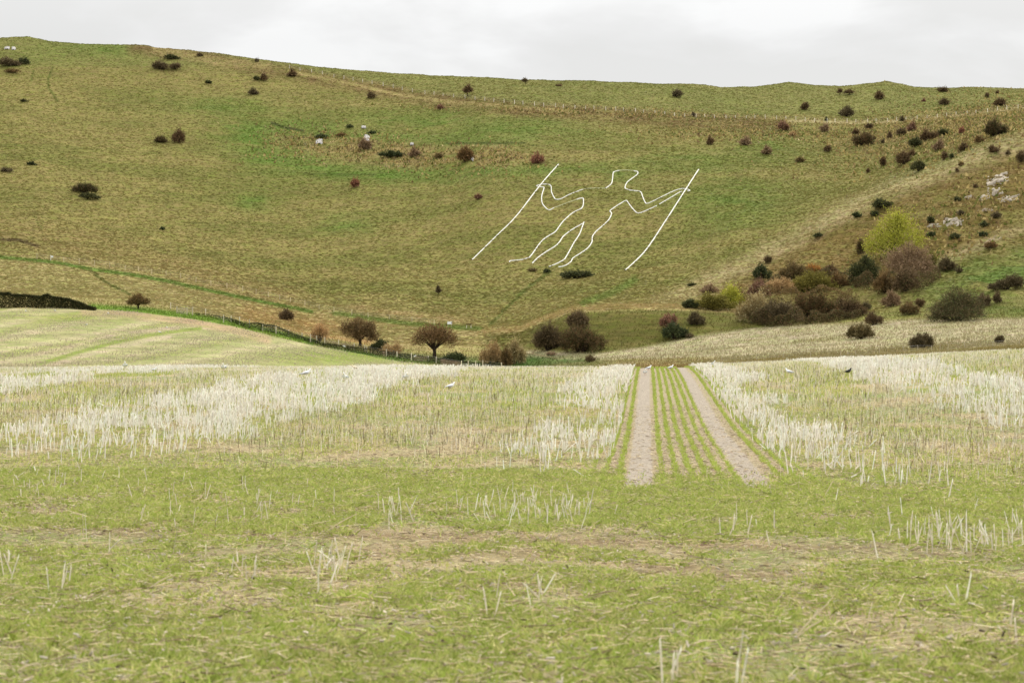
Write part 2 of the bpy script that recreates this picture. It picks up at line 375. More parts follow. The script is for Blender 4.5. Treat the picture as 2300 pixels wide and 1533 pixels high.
# straw meadow behind the crest of the near field, and the banks of the old pit
mead = [(1080,790),(1200,786),(1350,792),(1450,778),(1560,754),(1700,735),(1900,725),(2100,718),(2300,716),(3700,716)]
lay(alb(188, 178, 134), n_(below(mead, 6) * sstep(1080, 1160, PX) * (DD < 345), .8) * 1.25)
lay(alb(150, 138, 76), n_(below([(1080,812),(1400,806),(1600,803),(1750,795),(1900,786),(2100,772),(2300,764),(3700,764)], 5) * sstep(1080, 1160, PX) * (DD < 345)) * .8)
lay(alb(150, 128, 72), n_(blob(1480, 822, 70, 10)) * 1.2)
lay(alb(116, 112, 54), n_(below([(1080,748),(1180,742),(1290,700),(1500,695),(1700,706),(1800,715)], 4) * (1 - below(mead, 6)) * sstep(1080, 1120, PX) * (1 - sstep(1700, 1800, PX)), .6) * 1.5)
lay(alb(182, 164, 104), n_(line([(1085,744),(1170,738),(1230,714),(1290,694),(1400,688),(1500,688),(1700,700)], 6, .9)) * 1.2)
# paths worn green or dark
for pts, w, c_, k in [([(0,578),(60,583),(130,590),(200,604),(290,616),(370,630),(450,648),(560,672),(700,700)], 4, GREEN, 1.0), ([(750,703),(900,725),(990,733),(1080,738)], 5, GREEN, .8),
        ([(200,604),(225,625),(250,641),(292,661)], 3, alb(104, 110, 46), .9), ([(1235,610),(1180,650),(1140,690),(1100,730)], 3.5, alb(100, 112, 46), .8),
        ([(1425,628),(1380,655),(1310,680)], 8, GREEN, .7), ([(0,538),(45,540),(65,547),(85,553)], 3, alb(96, 80, 48), 1), ([(118,152),(108,178),(109,198),(130,228)], 2.2, alb(100,108,44), .9),
        ([(75,160),(70,182)], 2, alb(104,112,46), .8), ([(610,276),(645,288),(680,293)], 2.5, alb(70,74,36), .9), ([(680,390),(840,393)], 2, alb(76,92,34), .6),
        ([(1000,322),(1180,321)], 2, alb(76,88,36), .8), ([(75,480),(85,500),(94,515)], 2, alb(110,112,52), .7)]:
    lay(c_, line(pts, w, .7) * k)
fedge = [(-1400,690),(0,692),(200,693),(300,700),(430,716),(520,732),(600,752),(700,775),(800,793),(900,812),(1000,822),(1100,830),(1150,834)]
lay(LUSH, line([(205,691),(330,699),(430,711),(520,726),(610,746),(700,768)], 8, .6) * 1.0)
lay(alb(88, 112, 44), n_(line([(700,772),(850,800),(1000,812),(1240,815)], 12, .7), .6) * 1.1); lay(alb(78, 104, 40), n_(blob(1230, 812, 100, 12)) * 1.3)
isf2 = (below(fedge, .01) > .5) & (DD > 130) & (PX < 1150) & (DD < 330)
C *= np.array([1.07, 1.07, 1.14])
# far stubble field
f2 = np.empty(C.shape); f2[:] = alb(180, 178, 122)
def lay2(col, m): 
    m = np.clip(m, 0, 1)[..., None]; f2[:] = f2 * (1 - m) + np.array(col) * m
r2 = X - .06 * (DD - 200) + .00045 * (DD - 235) ** 2
lay2(alb(210, 196, 156), n_(sstep(.45, .95, np.sin(r2 / 1.25 + 1.0) * .5 + .5), .35) * .85)
lay2(alb(156, 164, 84), n_(sstep(.72, .98, np.sin(r2 / 2.3 + 2.2) * .5 + .5), .4) * .8)
lay2(alb(160, 166, 86), n_(blob(150, 712, 200, 10)) * 1.0); lay2(alb(150, 162, 78), n_(blob(780, 800, 180, 18)) * 1.1)
lay2(alb(196, 172, 130), n_(line([(190,699),(300,706),(430,722),(520,740),(600,762)], 9, .8)) * .9)
lay2(alb(142, 158, 66), line([(75,822),(170,792),(260,768),(340,752),(400,743),(450,737)], 4, .6) * .85)
lay2(alb(206, 190, 156), n_(line([(110,822),(205,795),(285,776),(380,757)], 4, .6)) * 1.0); lay2(alb(200, 184, 148), n_(line([(0,815),(150,780),(260,750),(400,735)], 4, .7)) * .9)
C[isf2] = f2[isf2]
# near field
r1 = X - .0762 * DD
near = np.empty(C.shape); near[:] = alb(212, 194, 146)
def layn(col, m):
    m = np.clip(m, 0, 1)[..., None]; near[:] = near * (1 - m) + np.array(col) * m
nn = fbm(X / 1.2, DD / 1.6, 4, .6); nn2 = fbm(X / 4.0 + 7, DD / 1.3, 3)
layn(alb(150, 168, 82), sstep(.36, .58, nn) * .8); 
layn(alb(186, 160, 128), (sstep(.50, .72, nn2)) * .8 * (DD < 34))
layn(alb(208, 188, 154), (r1 > -.85) * (r1 < 2.6) * (DD > 30) * .85)
layn(alb(208, 193, 172), (np.abs(r1 + .14) < .225) * (DD > 28.5) * 1.0); layn(alb(208, 193, 172), (np.abs(r1 - 1.87) < .215) * (DD > 28.5) * 1.0)
trk = line([(0,1180),(300,1195),(800,1200),(1150,1210),(1600,1222),(2300,1245)], 10, .9) + line([(800,1240),(1300,1250),(1700,1290),(2300,1310)], 9, .9) + line([(0,1395),(500,1390)], 8, .9)
layn(alb(170, 146, 106), n_(np.clip(trk, 0, 1)) * .9)
C[DD < 128] = near[DD < 128]

def terrain(name, mask, mat, kind='structure', attrs=None, col=None):
    """mask over grid cells"""
    nx, nd = PX.shape; idx = np.arange(nx * nd).reshape(nx, nd)
    q = np.stack([idx[:-1, :-1], idx[1:, :-1], idx[1:, 1:], idx[:-1, 1:]], -1)[mask]
    used = np.unique(q); remap = np.full(nx * nd, -1, np.int64); remap[used] = np.arange(len(used))
    V = np.stack([X.ravel(), DD.ravel(), Z.ravel()], 1)[used]
    me = new_mesh(name, V, remap[q], C.reshape(-1, 3)[used], True, {k: v.ravel()[used] for k, v in (attrs or {}).items()})
    return tag(obj(name, me, mat), kind=kind)
cellD = dk[None, :-1] * np.ones((len(px) - 1, 1))
mN = cellD < 128; mF = isf2[:-1, :-1] & ~mN; mH = ~mN & ~mF
terrain('stubble_field', mN, M_NEAR); terrain('distant_field', mF, M_FIELD2, attrs={'row': r2 * 2 * math.pi / .55}); terrain('hillside', mH, M_HILL)
# ground behind and beside the viewpoint
g = MB(); g.add([(-900, -900, -3.2), (900, -900, -3.2), (900, 2.0, -3.2), (-900, 2.0, -3.2)], [(0, 1, 2, 3)], tuple(alb(150, 150, 90)))
tag(g.build('ground', M_NEAR), kind='structure')
# ------------------------------------------------------------------ chalk outline of the giant and his two staffs
def zp(pts): return [(1000 + a * .26087, 340 + b * .26087) for a, b in pts]
def spline(P, n=6):
    P = [np.array(p, float) for p in P]; out_ = []
    for i in range(len(P) - 1):
        p0 = P[max(i-1, 0)]; p1 = P[i]; p2 = P[i+1]; p3 = P[min(i+2, len(P)-1)]
        for k in range(n):
            t = k / n; out_.append(.5 * (2*p1 + (p2-p0)*t + (2*p0-5*p1+4*p2-p3)*t*t + (3*p1-p0-3*p2+p3)*t**3))
    out_.append(P[-1]); return out_
def ribbon(name, pts, wid, parent=None, n=6, up=.16, smooth=True, broken=0.0):
    wid *= .5 if not broken else .6
    P = spline(pts, n) if smooth else [np.array(p) for p in pts]
    G = [ground(p[0], p[1], 400) for p in P]
    # even spacing in the world
    Q = [G[0]]
    for a, b in zip(G[:-1], G[1:]):
        k = max(1, int((b - a).length / 1.2))
        for i in range(1, k + 1): Q.append(a.lerp(b, i / k))
    V = []; Fs = []; rr = random.Random(len(Q)); segs = []
    for i, q in enumerate(Q):
        d = Q[min(i+1, len(Q)-1)] - Q[max(i-1, 0)]; d.z = 0
        if d.length < 1e-6: d = Vector((1, 0, 0))
        d.normalize(); nrm = Vector((-d.y, d.x, 0)); w = wid / 2 * (1 + rr.uniform(-.12, .12))
        row = []
        for s, dz in ((-1, -.3), (-1, up), (0, up + .03), (1, up), (1, -.3)):
            x, y = q.x + nrm.x * w * s, q.y + nrm.y * w * s
            row.append((x, y, dz))
        zs = [float(zat(np.array(x), np.array(y))) for x, y, _ in row]
        base = max(zs)
        V += [(x, y, (base if dz > 0 else z) + dz) for (x, y, dz), z in zip(row, zs)]
    for i in range(len(Q) - 1):
        for k in range(4): Fs.append((i*5+k, i*5+k+1, (i+1)*5+k+1, (i+1)*5+k))
    org = Q[len(Q)//2].copy() if parent is None else Vector((0, 0, 0))
    if parent is not None: org = parent.location.copy()
    V = np.array(V) - np.array(org)
    me = new_mesh(name, V, np.array(Fs), np.tile(np.array([[.64, .63, .57]]) if not broken else np.array([[.42, .42, .24]]), (len(V), 1)))
    o = obj(name, me, M_CHALK, parent)
    if parent is None: o.location = org
    return o
fig = empty('hill_figure', ground(1330, 600, 400))
tag(fig, 'white outline of a giant standing figure laid out on the steep green hillside', 'hill figure')
ribbon('head_outline', zp([(1380,320),(1430,280),(1442,225),(1447,185),(1470,172),(1500,166)]), .55, fig)
ribbon('crown_outline', zp([(1500,166),(1560,163),(1625,169)]), .3, fig, broken=.75)
ribbon('head_outline', zp([(1625,170),(1650,174),(1660,187),(1645,208),(1600,240),(1565,270),(1548,310),(1560,325),(1600,337),(1670,345),(1690,360)]), .55, fig)
ribbon('arm_outline', zp([(785,300),(800,292),(830,286),(860,284),(895,288),(912,305),(915,350),(935,395),(955,415),(1000,408),(1050,382),(1100,360),(1180,330)]), .5, fig)
ribbon('shoulder_outline', zp([(1180,330),(1230,322),(1300,318),(1375,320)]), .22, fig, broken=.4)
ribbon('arm_outline', zp([(785,300),(800,305),(845,310),(850,320),(832,380),(832,435),(850,470),(890,505),(935,488)]), .5, fig)
ribbon('arm_outline', zp([(935,488),(1030,452),(1130,415)]), .26, fig, broken=.35)
ribbon('arm_outline', zp([(1690,360),(1705,405),(1725,445),(1750,447),(1830,410),(1950,350),(2020,326),(2060,324),(2100,333),(2104,342),(2085,345)]), .5, fig)
ribbon('arm_outline', zp([(2040,350),(2020,352),(1940,400),(1840,458)]), .5, fig)
ribbon('arm_outline', zp([(1820,470),(1720,515),(1680,530),(1650,530),(1610,490),(1580,450),(1562,425)]), .5, fig)
ribbon('leg_outline', zp([(1562,425),(1540,432),(1470,475),(1420,513),(1432,535),(1415,580),(1380,620),(1300,690),(1268,735),(1262,785),(1225,835),(1170,875),(1100,920),(1085,948),(1040,980),(1000,993),(975,996)]), .58, fig)
ribbon('leg_outline', zp([(1130,415),(1183,404),(1190,440),(1185,475),(1165,497),(1120,518),(1075,548),(1010,610),(980,650),(945,695),(880,735),(840,765),(805,805),(760,870),(725,915)]), .58, fig)
ribbon('foot_outline', zp([(725,915),(660,933),(570,942),(556,947),(553,957)]), .45, fig)
ribbon('leg_outline', zp([(748,965),(800,915),(870,865),(950,815),(985,780),(1020,730),(1100,670),(1190,620)]), .58, fig)
ribbon('leg_outline', zp([(1195,610),(1170,680),(1150,725),(1110,785),(1080,840),(1040,910),(1020,935),(960,967),(890,995)]), .58, fig)
tag(ribbon('staff', zp([(975,113),(820,290),(610,560),(450,720),(232,934)]), .62, n=10), 'long straight white staff line on the grass, left of the giant', 'staff', 'chalk staffs')
tag(ribbon('staff', zp([(2182,157),(2070,330),(1890,610),(1720,860),(1552,1024)]), .66, n=10), 'long straight white staff line on the grass, right of the giant', 'staff', 'chalk staffs')

# ------------------------------------------------------------------ bushes and trees
KC = {'maroon': [(98,84,58),(124,104,76),(80,66,48)], 'red': [(134,94,76),(156,116,92),(104,80,60)], 'pink': [(146,122,94),(122,100,76),(164,140,112)],
      'dark': [(70,76,44),(92,94,58),(56,60,40)], 'mixed': [(96,80,54),(72,76,42),(116,94,66)], 'olive': [(130,120,58),(108,100,50),(152,140,72)],
      'yellow': [(172,168,64),(148,148,54),(190,180,84)], 'tawny': [(176,148,104),(150,124,84),(194,172,128)], 'orange': [(176,122,62),(150,104,62),(190,146,84)],
      'brown': [(116,96,60),(92,80,50),(142,116,80)], 'hawthorn': [(112,92,62),(136,112,76),(88,78,50)], 'hedge': [(58,60,32),(42,50,26),(76,66,40)]}
def leaves(n, env, size, cols, g, twig=.5, up=.35):
    """n small faces: env(n)->points, outward dirs. Returns V, F(quads), colours"""
    P, D = env(n); n = len(P)
    tw = g.random(n) < twig
    a = D + g.normal(0, .45, (n, 3)); a[:, 2] += up; a /= np.linalg.norm(a, axis=1, keepdims=True)
    b = np.cross(a, g.normal(0, 1, (n, 3))); b /= np.linalg.norm(b, axis=1, keepdims=True)
    la = np.where(tw, size * g.uniform(1.4, 3.4, n) * np.where(g.random(n) < .1, 1.7, 1), size * g.uniform(.5, 1.1, n))[:, None]
    lb = np.where(tw, size * g.uniform(.14, .26, n), size * g.uniform(.45, 1.0, n))[:, None]
    A = a * la / 2; B = b * lb / 2
    V = np.stack([P - A - B, P - A + B, P + A + B * .35, P + A - B * .35], 1).reshape(-1, 3)
    cs = np.array([alb(*c, 1.8) for c in cols]); ci = g.choice(len(cs), n, p=[.5, .3, .2])
    c = cs[ci] * g.uniform(.75, 1.25, (n, 1))
    return V, np.arange(4 * n).reshape(-1, 4), np.repeat(c, 4, 0)
def lobes_env(L_, g):
    L_ = np.array(L_, float); vol = (L_[:, 3] * L_[:, 4] * L_[:, 5]) ** .75; vol /= vol.sum()
    def env(n):
        k = g.choice(len(L_), n, p=vol); d = g.normal(0, 1, (n, 3)); d /= np.linalg.norm(d, axis=1, keepdims=True)
        r = g.random(n) ** .42; r = r * (1 + .26 * np.sin(d[:, 0] * 5 + k) * np.cos(d[:, 2] * 6 + k * 2) + .2 * np.maximum(0, g.normal(0, 1, n)) ** 2 * (r > .8)); 
        p = L_[k, :3] + d * L_[k, 3:6] * r[:, None]
        keep = p[:, 2] > -.15; return p[keep], d[keep]
    return env
BN = [0]
def make_lobes(w, h, g, n, z0=0.0, flat=False):
    out_ = []
    for i in range(n):
        u = (i + .5) / n * 2 - 1 + g.uniform(-.15, .15)
        top = h * (1 - .45 * abs(u) ** 1.7) * g.uniform(.68, 1.08) if not flat else h * g.uniform(.8, 1.05)
        rz = (top - z0) / 2 * g.uniform(.85, 1.0); rx = w / n * g.uniform(.62, .95) + w * .06
        out_.append((u * (w / 2 - rx * .8), g.uniform(-.25, .25) * w, z0 + rz if z0 else max(rz * .9, top - rz), rx, min(rx * 1.2, w / 2.6), rz))
    return out_
def bush(pxx, yb, w, h, kind, label, cat='bush', name='bush', lobes=None, trunk=0.0, group='bushes dotted over the hillside', dmin=150, twig=None, depth=None, dens=1.0, lean=0.0):
    BN[0] += 1; g = np.random.default_rng(100 + BN[0])
    if 1540 < pxx < 1960 and 600 < yb < 735 and w > 28: w *= 1.28; h *= 1.12
    p = ground(pxx, yb, dmin); s = p.y / F; wm, hm = w * s, h * s
    root = empty(name, p)
    tag(root, label, cat, group)
    if lobes is None:
        k = 4 if w < 30 else 6 if w < 60 else 10
        LB = make_lobes(wm, hm, g, k, trunk * hm)
    else:
        LB = [(a*wm, b*wm, c*hm, d*wm, d*wm, e_*hm) for a, b, c, d, e_ in lobes]
    if lean: LB = [(a + lean * c, b, c, d, e_, f_) for a, b, c, d, e_, f_ in LB]
    n = int(np.clip(w * h * 1.6, 160, 9000) * dens)
    size = max(3.2 * s, .16)
    if twig is None: twig = {'dark': .25, 'yellow': .15, 'olive': .3}.get(kind, .62)
    tl = g.uniform(-1, 1); V, Fq, c = leaves(n, lobes_env(LB, g), size, [tuple(np.clip(np.array(q_) * (1 + .05 * tl * np.array([1, -.2, -.4]) * (kind != 'pink')) + g.uniform(-8, 8), 5, 250)) for q_ in KC[kind]], g, twig)
    big = w >= 34 or trunk > 0
    nm = 'crown' if trunk > 0 else 'foliage'
    obj(nm, new_mesh(nm, V, Fq, c), M_LEAF, root)
    mb = MB(); bark = tuple(alb(74, 62, 50)); r0 = max(.05, wm * .02)
    if trunk > 0:
        zt = trunk * hm; mb.tube([(0, 0, -.3), (wm*.01, 0, zt*.5), (lean*zt, 0, zt)], [r0*2.2, r0*1.7, r0*1.5], 7, bark)
        st = (lean*zt, 0, zt * .8); 
    else: st = (0, 0, -.2)
    for i, l_ in enumerate(LB if big else LB[:3]):
        for rep in range(2 if big else 1):
            q = (l_[0] + g.uniform(-.3, .3)*l_[3], l_[1] + g.uniform(-.3, .3)*l_[4], l_[2] + l_[5]*g.uniform(.3, .8))
            mid = ((st[0]*.5 + q[0]*.5) * .9, q[1]*.5, st[2]*.5 + q[2]*.5 + g.uniform(-.05, .1)*hm)
            mb.tube([st if trunk else (q[0]*.15, q[1]*.15, -.2), mid, q], [r0*(1.1 if trunk else .8), r0*.6, r0*.2], 5, bark, cap=False)
    o = mb.build('trunk' if trunk > 0 else 'stems', M_BARK, root)
    return root
B = bush
# upper left
B(20,148,52,20,'maroon','low dusky maroon thicket at the left edge of the upper hill'); B(54,144,30,16,'dark','dark green bush joined to the right end of a dusky thicket')
B(28,163,48,8,'brown','thin brown scrub strip just below the dusky top left thicket')
B(385,133,38,13,'dark','flat dark green gorse just below the skyline'); B(360,156,42,20,'maroon','round maroon bush below the flat green gorse'); B(394,155,34,15,'maroon','small loose maroon bush right of a round maroon one')
B(449,127,15,12,'maroon','tiny spiky bare bush on the left skyline'); B(577,139,10,9,'maroon','speck of a bush on the falling left skyline')
B(468,188,15,10,'dark','tiny dark green bush alone on the upper left slope'); B(576,180,16,12,'dark','small dark bush at the left of a close pair'); B(593,181,20,18,'maroon','small round maroon bush at the right of a close pair')
B(569,213,26,16,'maroon','faded maroon bush below the close pair'); B(655,172,22,18,'maroon','round maroon bush near the left end of the ridge fence')
B(834,221,22,17,'maroon','round maroon bush below the ridge fence, left of the middle'); B(989,246,18,14,'red','faint reddish bush below the brown band under the fence')
B(402,320,34,32,'maroon','upright round maroon bush with a dark foot on the open left slope'); B(361,320,34,17,'mixed','low maroon and green bush left of an upright round one')
B(53,229,20,7,'dark','tiny flat dark scrub near the upper left edge'); B(70,371,28,9,'dark','small flat dark scrub on the left slope'); B(14,386,34,12,'maroon','low maroon scrub cut by the left edge of the view')
B(190,432,66,22,'mixed','wide dark thicket on the left slope, upper half of a stacked pair'); B(196,446,56,16,'dark','flat dark gorse under the wide left thicket'); B(364,516,14,8,'dark','lone dark speck of gorse on the lower left slope')
# scrub patch in the upper middle
B(722,309,36,9,'dark','flat dark green scrub above a white chalk boulder'); B(820,336,36,28,'pink','pale pinkish bare bush beneath a white chalk lump'); B(880,352,60,15,'dark','long low dark scrub in the rough tawny patch')
B(931,353,28,24,'pink','small pinkish bare bush at the end of long dark scrub'); B(1045,362,44,33,'brown','tan and green rounded bush at the right of the rough patch'); B(785,287,20,8,'dark','little dark green scrub at the top of the rough patch')
B(835,300,24,8,'dark','short dark scrub just above the biggest chalk lump'); B(985,356,26,12,'brown','low brown tussocky bush in the rough tawny patch'); B(765,306,24,8,'brown','low brown scrub at the left of the rough patch')
B(797,421,24,22,'red','lone faint red bush below the bright green band'); B(1075,447,24,12,'red','small reddish bush left of the giant, near the left staff')
B(1207,367,34,24,'red','red bush with a dark foot just above the tip of the left staff')
B(1595,325,18,22,'maroon','small upright dark maroon bush above the right staff')
# ridge
B(1050,216,24,29,'maroon','bare maroon tree standing behind the ridge fence',cat='tree',name='small_tree',trunk=.3,group='small trees on the ridge')
B(1181,189,15,15,'mixed','tiny wind bent tree alone on the middle skyline',cat='tree',name='small_tree',trunk=.45,group='small trees on the ridge',lean=-.25)
B(1522,219,26,22,'maroon','round maroon bush on the ridge pasture above the right staff'); B(1255,194,22,5,'maroon','faint low twigs near the middle skyline'); B(1558,262,9,13,'maroon','tiny upright bush touching the ridge fence')
B(1886,214,14,17,'maroon','small bare tree, left one of a touching pair under the grave mounds',cat='tree',name='small_tree',trunk=.4,group='small trees on the ridge'); B(1907,214,24,14,'maroon','flat topped bare tree, right one of a touching pair',cat='tree',name='small_tree',trunk=.4,group='small trees on the ridge')
B(1975,224,27,21,'maroon','round maroon bush just below the right hand grave mound'); B(1808,247,20,21,'maroon','small upright maroon bush on the ridge, left of a bigger one'); B(1902,262,37,29,'maroon','largest round maroon bush above the ridge fence')
B(2119,207,28,14,'mixed','wind swept dark bush sticking out of the right skyline'); B(2120,236,27,15,'maroon','flat maroon bush under the skyline bush on the right'); B(2245,239,28,23,'maroon','round maroon bush touching the fence at the far right')
B(2217,220,10,13,'maroon','thin little bush close under the right skyline'); B(2075,229,10,8,'red','faint speck of a bush on the right ridge pasture'); B(2240,210,8,6,'maroon','tiny dark dot of a bush on the right skyline')
# coombe side
B(1759,293,30,26,'red','reddish round bush just below the ridge fence'); B(1780,305,22,10,'tawny','small straw coloured bush at the foot of a reddish one'); B(1852,296,26,20,'pink','pale pinkish bush below the ridge fence'); B(1856,272,9,9,'dark','dark dot of a bush on the fence line')
B(1938,326,54,34,'mixed','broad maroon bush with a dark green underside in the coombe'); B(1964,313,10,8,'dark','tiny dark bush stuck to the right of a broad one'); B(1922,302,20,14,'maroon','small maroon bush behind the broad dark footed one'); B(1952,290,20,16,'maroon','small maroon bush midway between fence and broad bush')
B(2025,305,26,20,'maroon','dull maroon bush, lower left of an overlapping pair'); B(2046,295,24,22,'red','dull reddish bush, upper right of an overlapping pair'); B(2026,272,13,13,'maroon','little maroon bush right on the fence dip'); B(1998,312,14,18,'maroon','narrow maroon bush left of an overlapping pair'); B(1984,321,9,10,'maroon','tiny maroon bush low in the coombe')
B(2085,315,44,26,'maroon','long slanting maroon thicket on the coombe side'); B(2116,306,30,20,'dark','dark green end of a long slanting thicket'); B(2108,338,28,30,'pink','pinkish bare bush under the slanting thicket'); B(2056,330,36,24,'dark','dark green bush above a maroon clump'); B(2030,370,46,32,'maroon','wide maroon clump in the middle of the coombe side'); B(2047,352,26,16,'maroon','maroon bush wedged between a dark bush and a wide clump')
B(1984,373,18,26,'maroon','narrow upright maroon bush left of the wide clump'); B(2065,384,44,26,'dark','compact dark green bush on the pale edge of the spur'); B(2122,359,20,20,'maroon','dark maroon bush, left of two small ones on the spur'); B(2138,357,15,14,'dark','small dark bush, right of two small ones on the spur')
B(2165,339,28,20,'maroon','maroon bush high on the pale spur'); B(2200,320,24,18,'brown','thin brown bush high on the spur, below the largest thicket'); B(2235,305,62,38,'mixed','largest dark thicket near the right edge, below the fence'); B(2232,342,26,20,'maroon','dark maroon bush on the spur near the right edge')
B(2294,363,26,30,'maroon','dark bush cut by the right edge, high on the spur'); B(2264,347,12,10,'maroon','tiny maroon bush near the right edge on the spur'); B(2160,373,16,12,'brown','tiny brown bush on the pale spur grass'); B(2150,386,10,10,'maroon','wisp of a bush lower on the pale spur grass'); B(2160,300,12,18,'red','faint reddish sapling between two slanting thickets')
B(1859,341,19,20,'maroon','small dense maroon bush alone on the green coombe floor'); B(1674,327,28,24,'pink','very faint pinkish bush on the green upper slope'); B(1722,346,26,20,'pink','faint greyish pink bush right of another faint one'); B(1798,365,22,15,'brown','barely visible brown bush on the green coombe'); B(1949,388,8,14,'maroon','thin maroon sapling low on the coombe side')
B(1980,466,46,23,'dark','dome shaped dark green gorse above the yellow tree'); B(1924,488,24,14,'dark','small dark gorse left of the dome shaped one'); B(1965,485,22,16,'dark','small dark gorse beneath the dome shaped one'); B(1836,533,24,12,'dark','small dark gorse beside a thin stake on the spur')
B(2090,500,20,18,'dark','dark bush tucked at the right shoulder of the yellow tree'); B(2092,531,24,16,'dark','dark bush right of the yellow tree at mid height'); B(2145,536,30,15,'dark','dark green scrub below the lower chalk outcrop'); B(2210,509,26,12,'dark','flat dark scrub, upper of two, at the right on the spur face'); B(2208,531,26,13,'dark','flat dark scrub, lower of two, at the right on the spur face')
B(2236,490,26,16,'maroon','maroon scrub between two chalk patches'); B(2158,482,22,12,'maroon','low maroon scrub above the lower chalk outcrop'); B(2192,422,14,11,'maroon','small dark scrub under the upper chalk outcrop'); B(2225,556,34,16,'brown','low brown scrub above the lower green pasture'); B(2150,452,18,14,'dark','small dark bush alone in the middle of the spur face')
# around the yellow tree
B(1725,592,20,24,'maroon','small ragged maroon bush at the top left of the big thicket'); B(1710,626,34,34,'dark','dark rounded bush at the left start of the thicket'); B(1933,570,20,36,'mixed','thin dark bush at the left side of the yellow tree')
B(2012,578,138,108,'yellow','big yellow green tree, the tallest crown on the right slope',cat='tree',name='broadleaf_tree',group='trees in the thicket',lobes=[(-.3,0,.36,.2,.3),(-.08,.05,.62,.24,.36),(.12,0,.56,.24,.36),(.34,0,.34,.18,.28),(-.42,0,.2,.12,.2),(0,-.1,.3,.34,.28),(.05,0,.8,.16,.2)],trunk=.12)
B(2040,622,112,84,'pink','pinkish brown bare tree in front of the yellow one',cat='tree',name='broadleaf_tree',group='trees in the thicket',lobes=[(-.28,0,.4,.22,.36),(0,0,.6,.24,.38),(.26,0,.48,.22,.36),(.4,0,.25,.14,.22),(0,-.1,.25,.38,.24)],trunk=.1)
B(2092,606,28,46,'olive','narrow ochre bush at the right of the pinkish tree'); B(2125,608,44,32,'maroon','dark maroon bush at the right end of the tree group'); B(2155,612,20,14,'maroon','small maroon scrub right of the tree group')
B(1940,638,56,60,'dark','ivy dark green tree left of the pinkish one',cat='tree',name='broadleaf_tree',group='trees in the thicket',lobes=[(-.2,0,.4,.28,.38),(.2,0,.42,.3,.4),(.05,0,.78,.16,.22),(0,-.05,.25,.42,.25)],trunk=.1)
B(1990,656,66,48,'brown','brown bush below the pinkish tree, left half'); B(2036,654,62,58,'maroon','maroon brown bush below the pinkish tree, right half')
B(1785,626,66,36,'brown','low russet brown bush at the back of the thicket'); B(1828,618,36,28,'orange','bright orange brown bush in the thicket'); B(1864,618,34,22,'maroon','dark maroon bush right of the orange one')
B(1822,656,92,44,'olive','broad yellow green bush in the middle of the thicket'); B(1745,660,62,40,'tawny','tawny bush left of the broad yellow green one'); B(1703,668,46,40,'red','red brown bush at the left of the thicket'); B(1882,648,44,34,'brown','dull brown bush between the yellow green and ivy dark ones')
B(1700,722,76,62,'tawny','pale tawny bush at the lower left front of the thicket'); B(1748,728,74,56,'maroon','purplish brown bush in the front row of the thicket'); B(1822,720,92,62,'mixed','large dark olive bush in the front row of the thicket',dens=1.2); B(1905,714,72,46,'maroon','maroon rounded bush at the right end of the front row'); B(1945,695,24,20,'maroon','small maroon bush beyond the right end of the front row')
B(2003,690,48,40,'pink','grey bare bush with pale branches showing'); B(2043,706,48,34,'brown','brown green bush between the grey one and the big dark one'); B(2066,690,24,24,'maroon','small maroon bush behind a brown green one')
B(2150,720,124,80,'mixed','big spreading dark bush near the right edge, throwing shade',dens=1.3,lobes=[(-.3,0,.3,.22,.3),(-.05,0,.55,.26,.42),(.2,0,.5,.22,.38),(.38,0,.35,.14,.3),(0,-.1,.22,.46,.22),(-.42,-.1,.1,.16,.12)])
B(2210,688,34,34,'maroon','maroon bush leaning on the right of the big spreading one'); B(2240,680,24,28,'maroon','small dark bush, last one right of the big spreading one'); B(2258,650,84,34,'maroon','long wedge shaped dark maroon bush at the right edge',lobes=[(-.34,0,.2,.16,.2),(-.1,0,.35,.18,.32),(.16,0,.55,.2,.42),(.34,0,.5,.16,.38)])
B(1962,730,46,32,'maroon','oval dark maroon bush, upper of two touching in the meadow'); B(1932,761,64,42,'brown','spiky brown bush, lower of two touching in the meadow'); B(2068,784,60,46,'maroon','dome shaped red brown bush alone in the pale meadow'); B(2245,773,22,31,'maroon','little upright bush in the meadow near the right edge')
B(1550,692,30,22,'dark','dark tip at the left end of the thicket'); B(1600,695,80,36,'olive','olive green bush at the left end of the thicket'); B(1640,692,62,46,'yellow','yellow olive bush right of the dark tip'); B(1592,658,36,20,'pink','thin pinkish twigs above the olive green bush'); B(1555,642,24,9,'dark','small faint dark scrub on the coombe floor')
# foot of the giant and the hollow
B(1297,624,84,20,'dark','long dark gorse strip under the feet of the giant',twig=.2); B(1196,609,24,9,'brown','small brown scrub below the left foot of the giant'); B(1228,612,20,9,'dark','small green scrub between two feet of the giant')
B(985,663,14,25,'maroon','slim dark little tree alone on the lower hill',cat='tree',name='small_tree',trunk=.25,group='small trees on the lower slope')
B(1297,738,58,46,'maroon','upper maroon bush behind a dark clump in front of the hollow'); B(1232,786,76,60,'maroon','left maroon bush of the dark clump before the hollow',dens=1.2); B(1304,790,112,66,'mixed','wide dark bush, right part of the clump before the hollow',dens=1.2)
B(1502,738,46,44,'red','red brown bush at the right of the hollow, behind a dark one'); B(1516,760,64,40,'dark','dark green bush on the rim at the right of the hollow'); B(1563,729,34,28,'maroon','small round maroon bush above the pale meadow'); B(1550,758,20,12,'maroon','tiny maroon bush right of the dark rim bush')
B(1108,820,66,56,'tawny','tan leafless bush at the end of the paling fence'); B(1156,818,54,62,'tawny','taller ochre bush at the right of a tan one',twig=.6); B(1138,822,32,50,'brown','dark brown stems squeezed between two tan bushes')
B(1326,813,28,17,'maroon','small maroon bush at the edge of the pale meadow'); B(1238,798,24,10,'pink','low pinkish scrub beside the fallen branch')
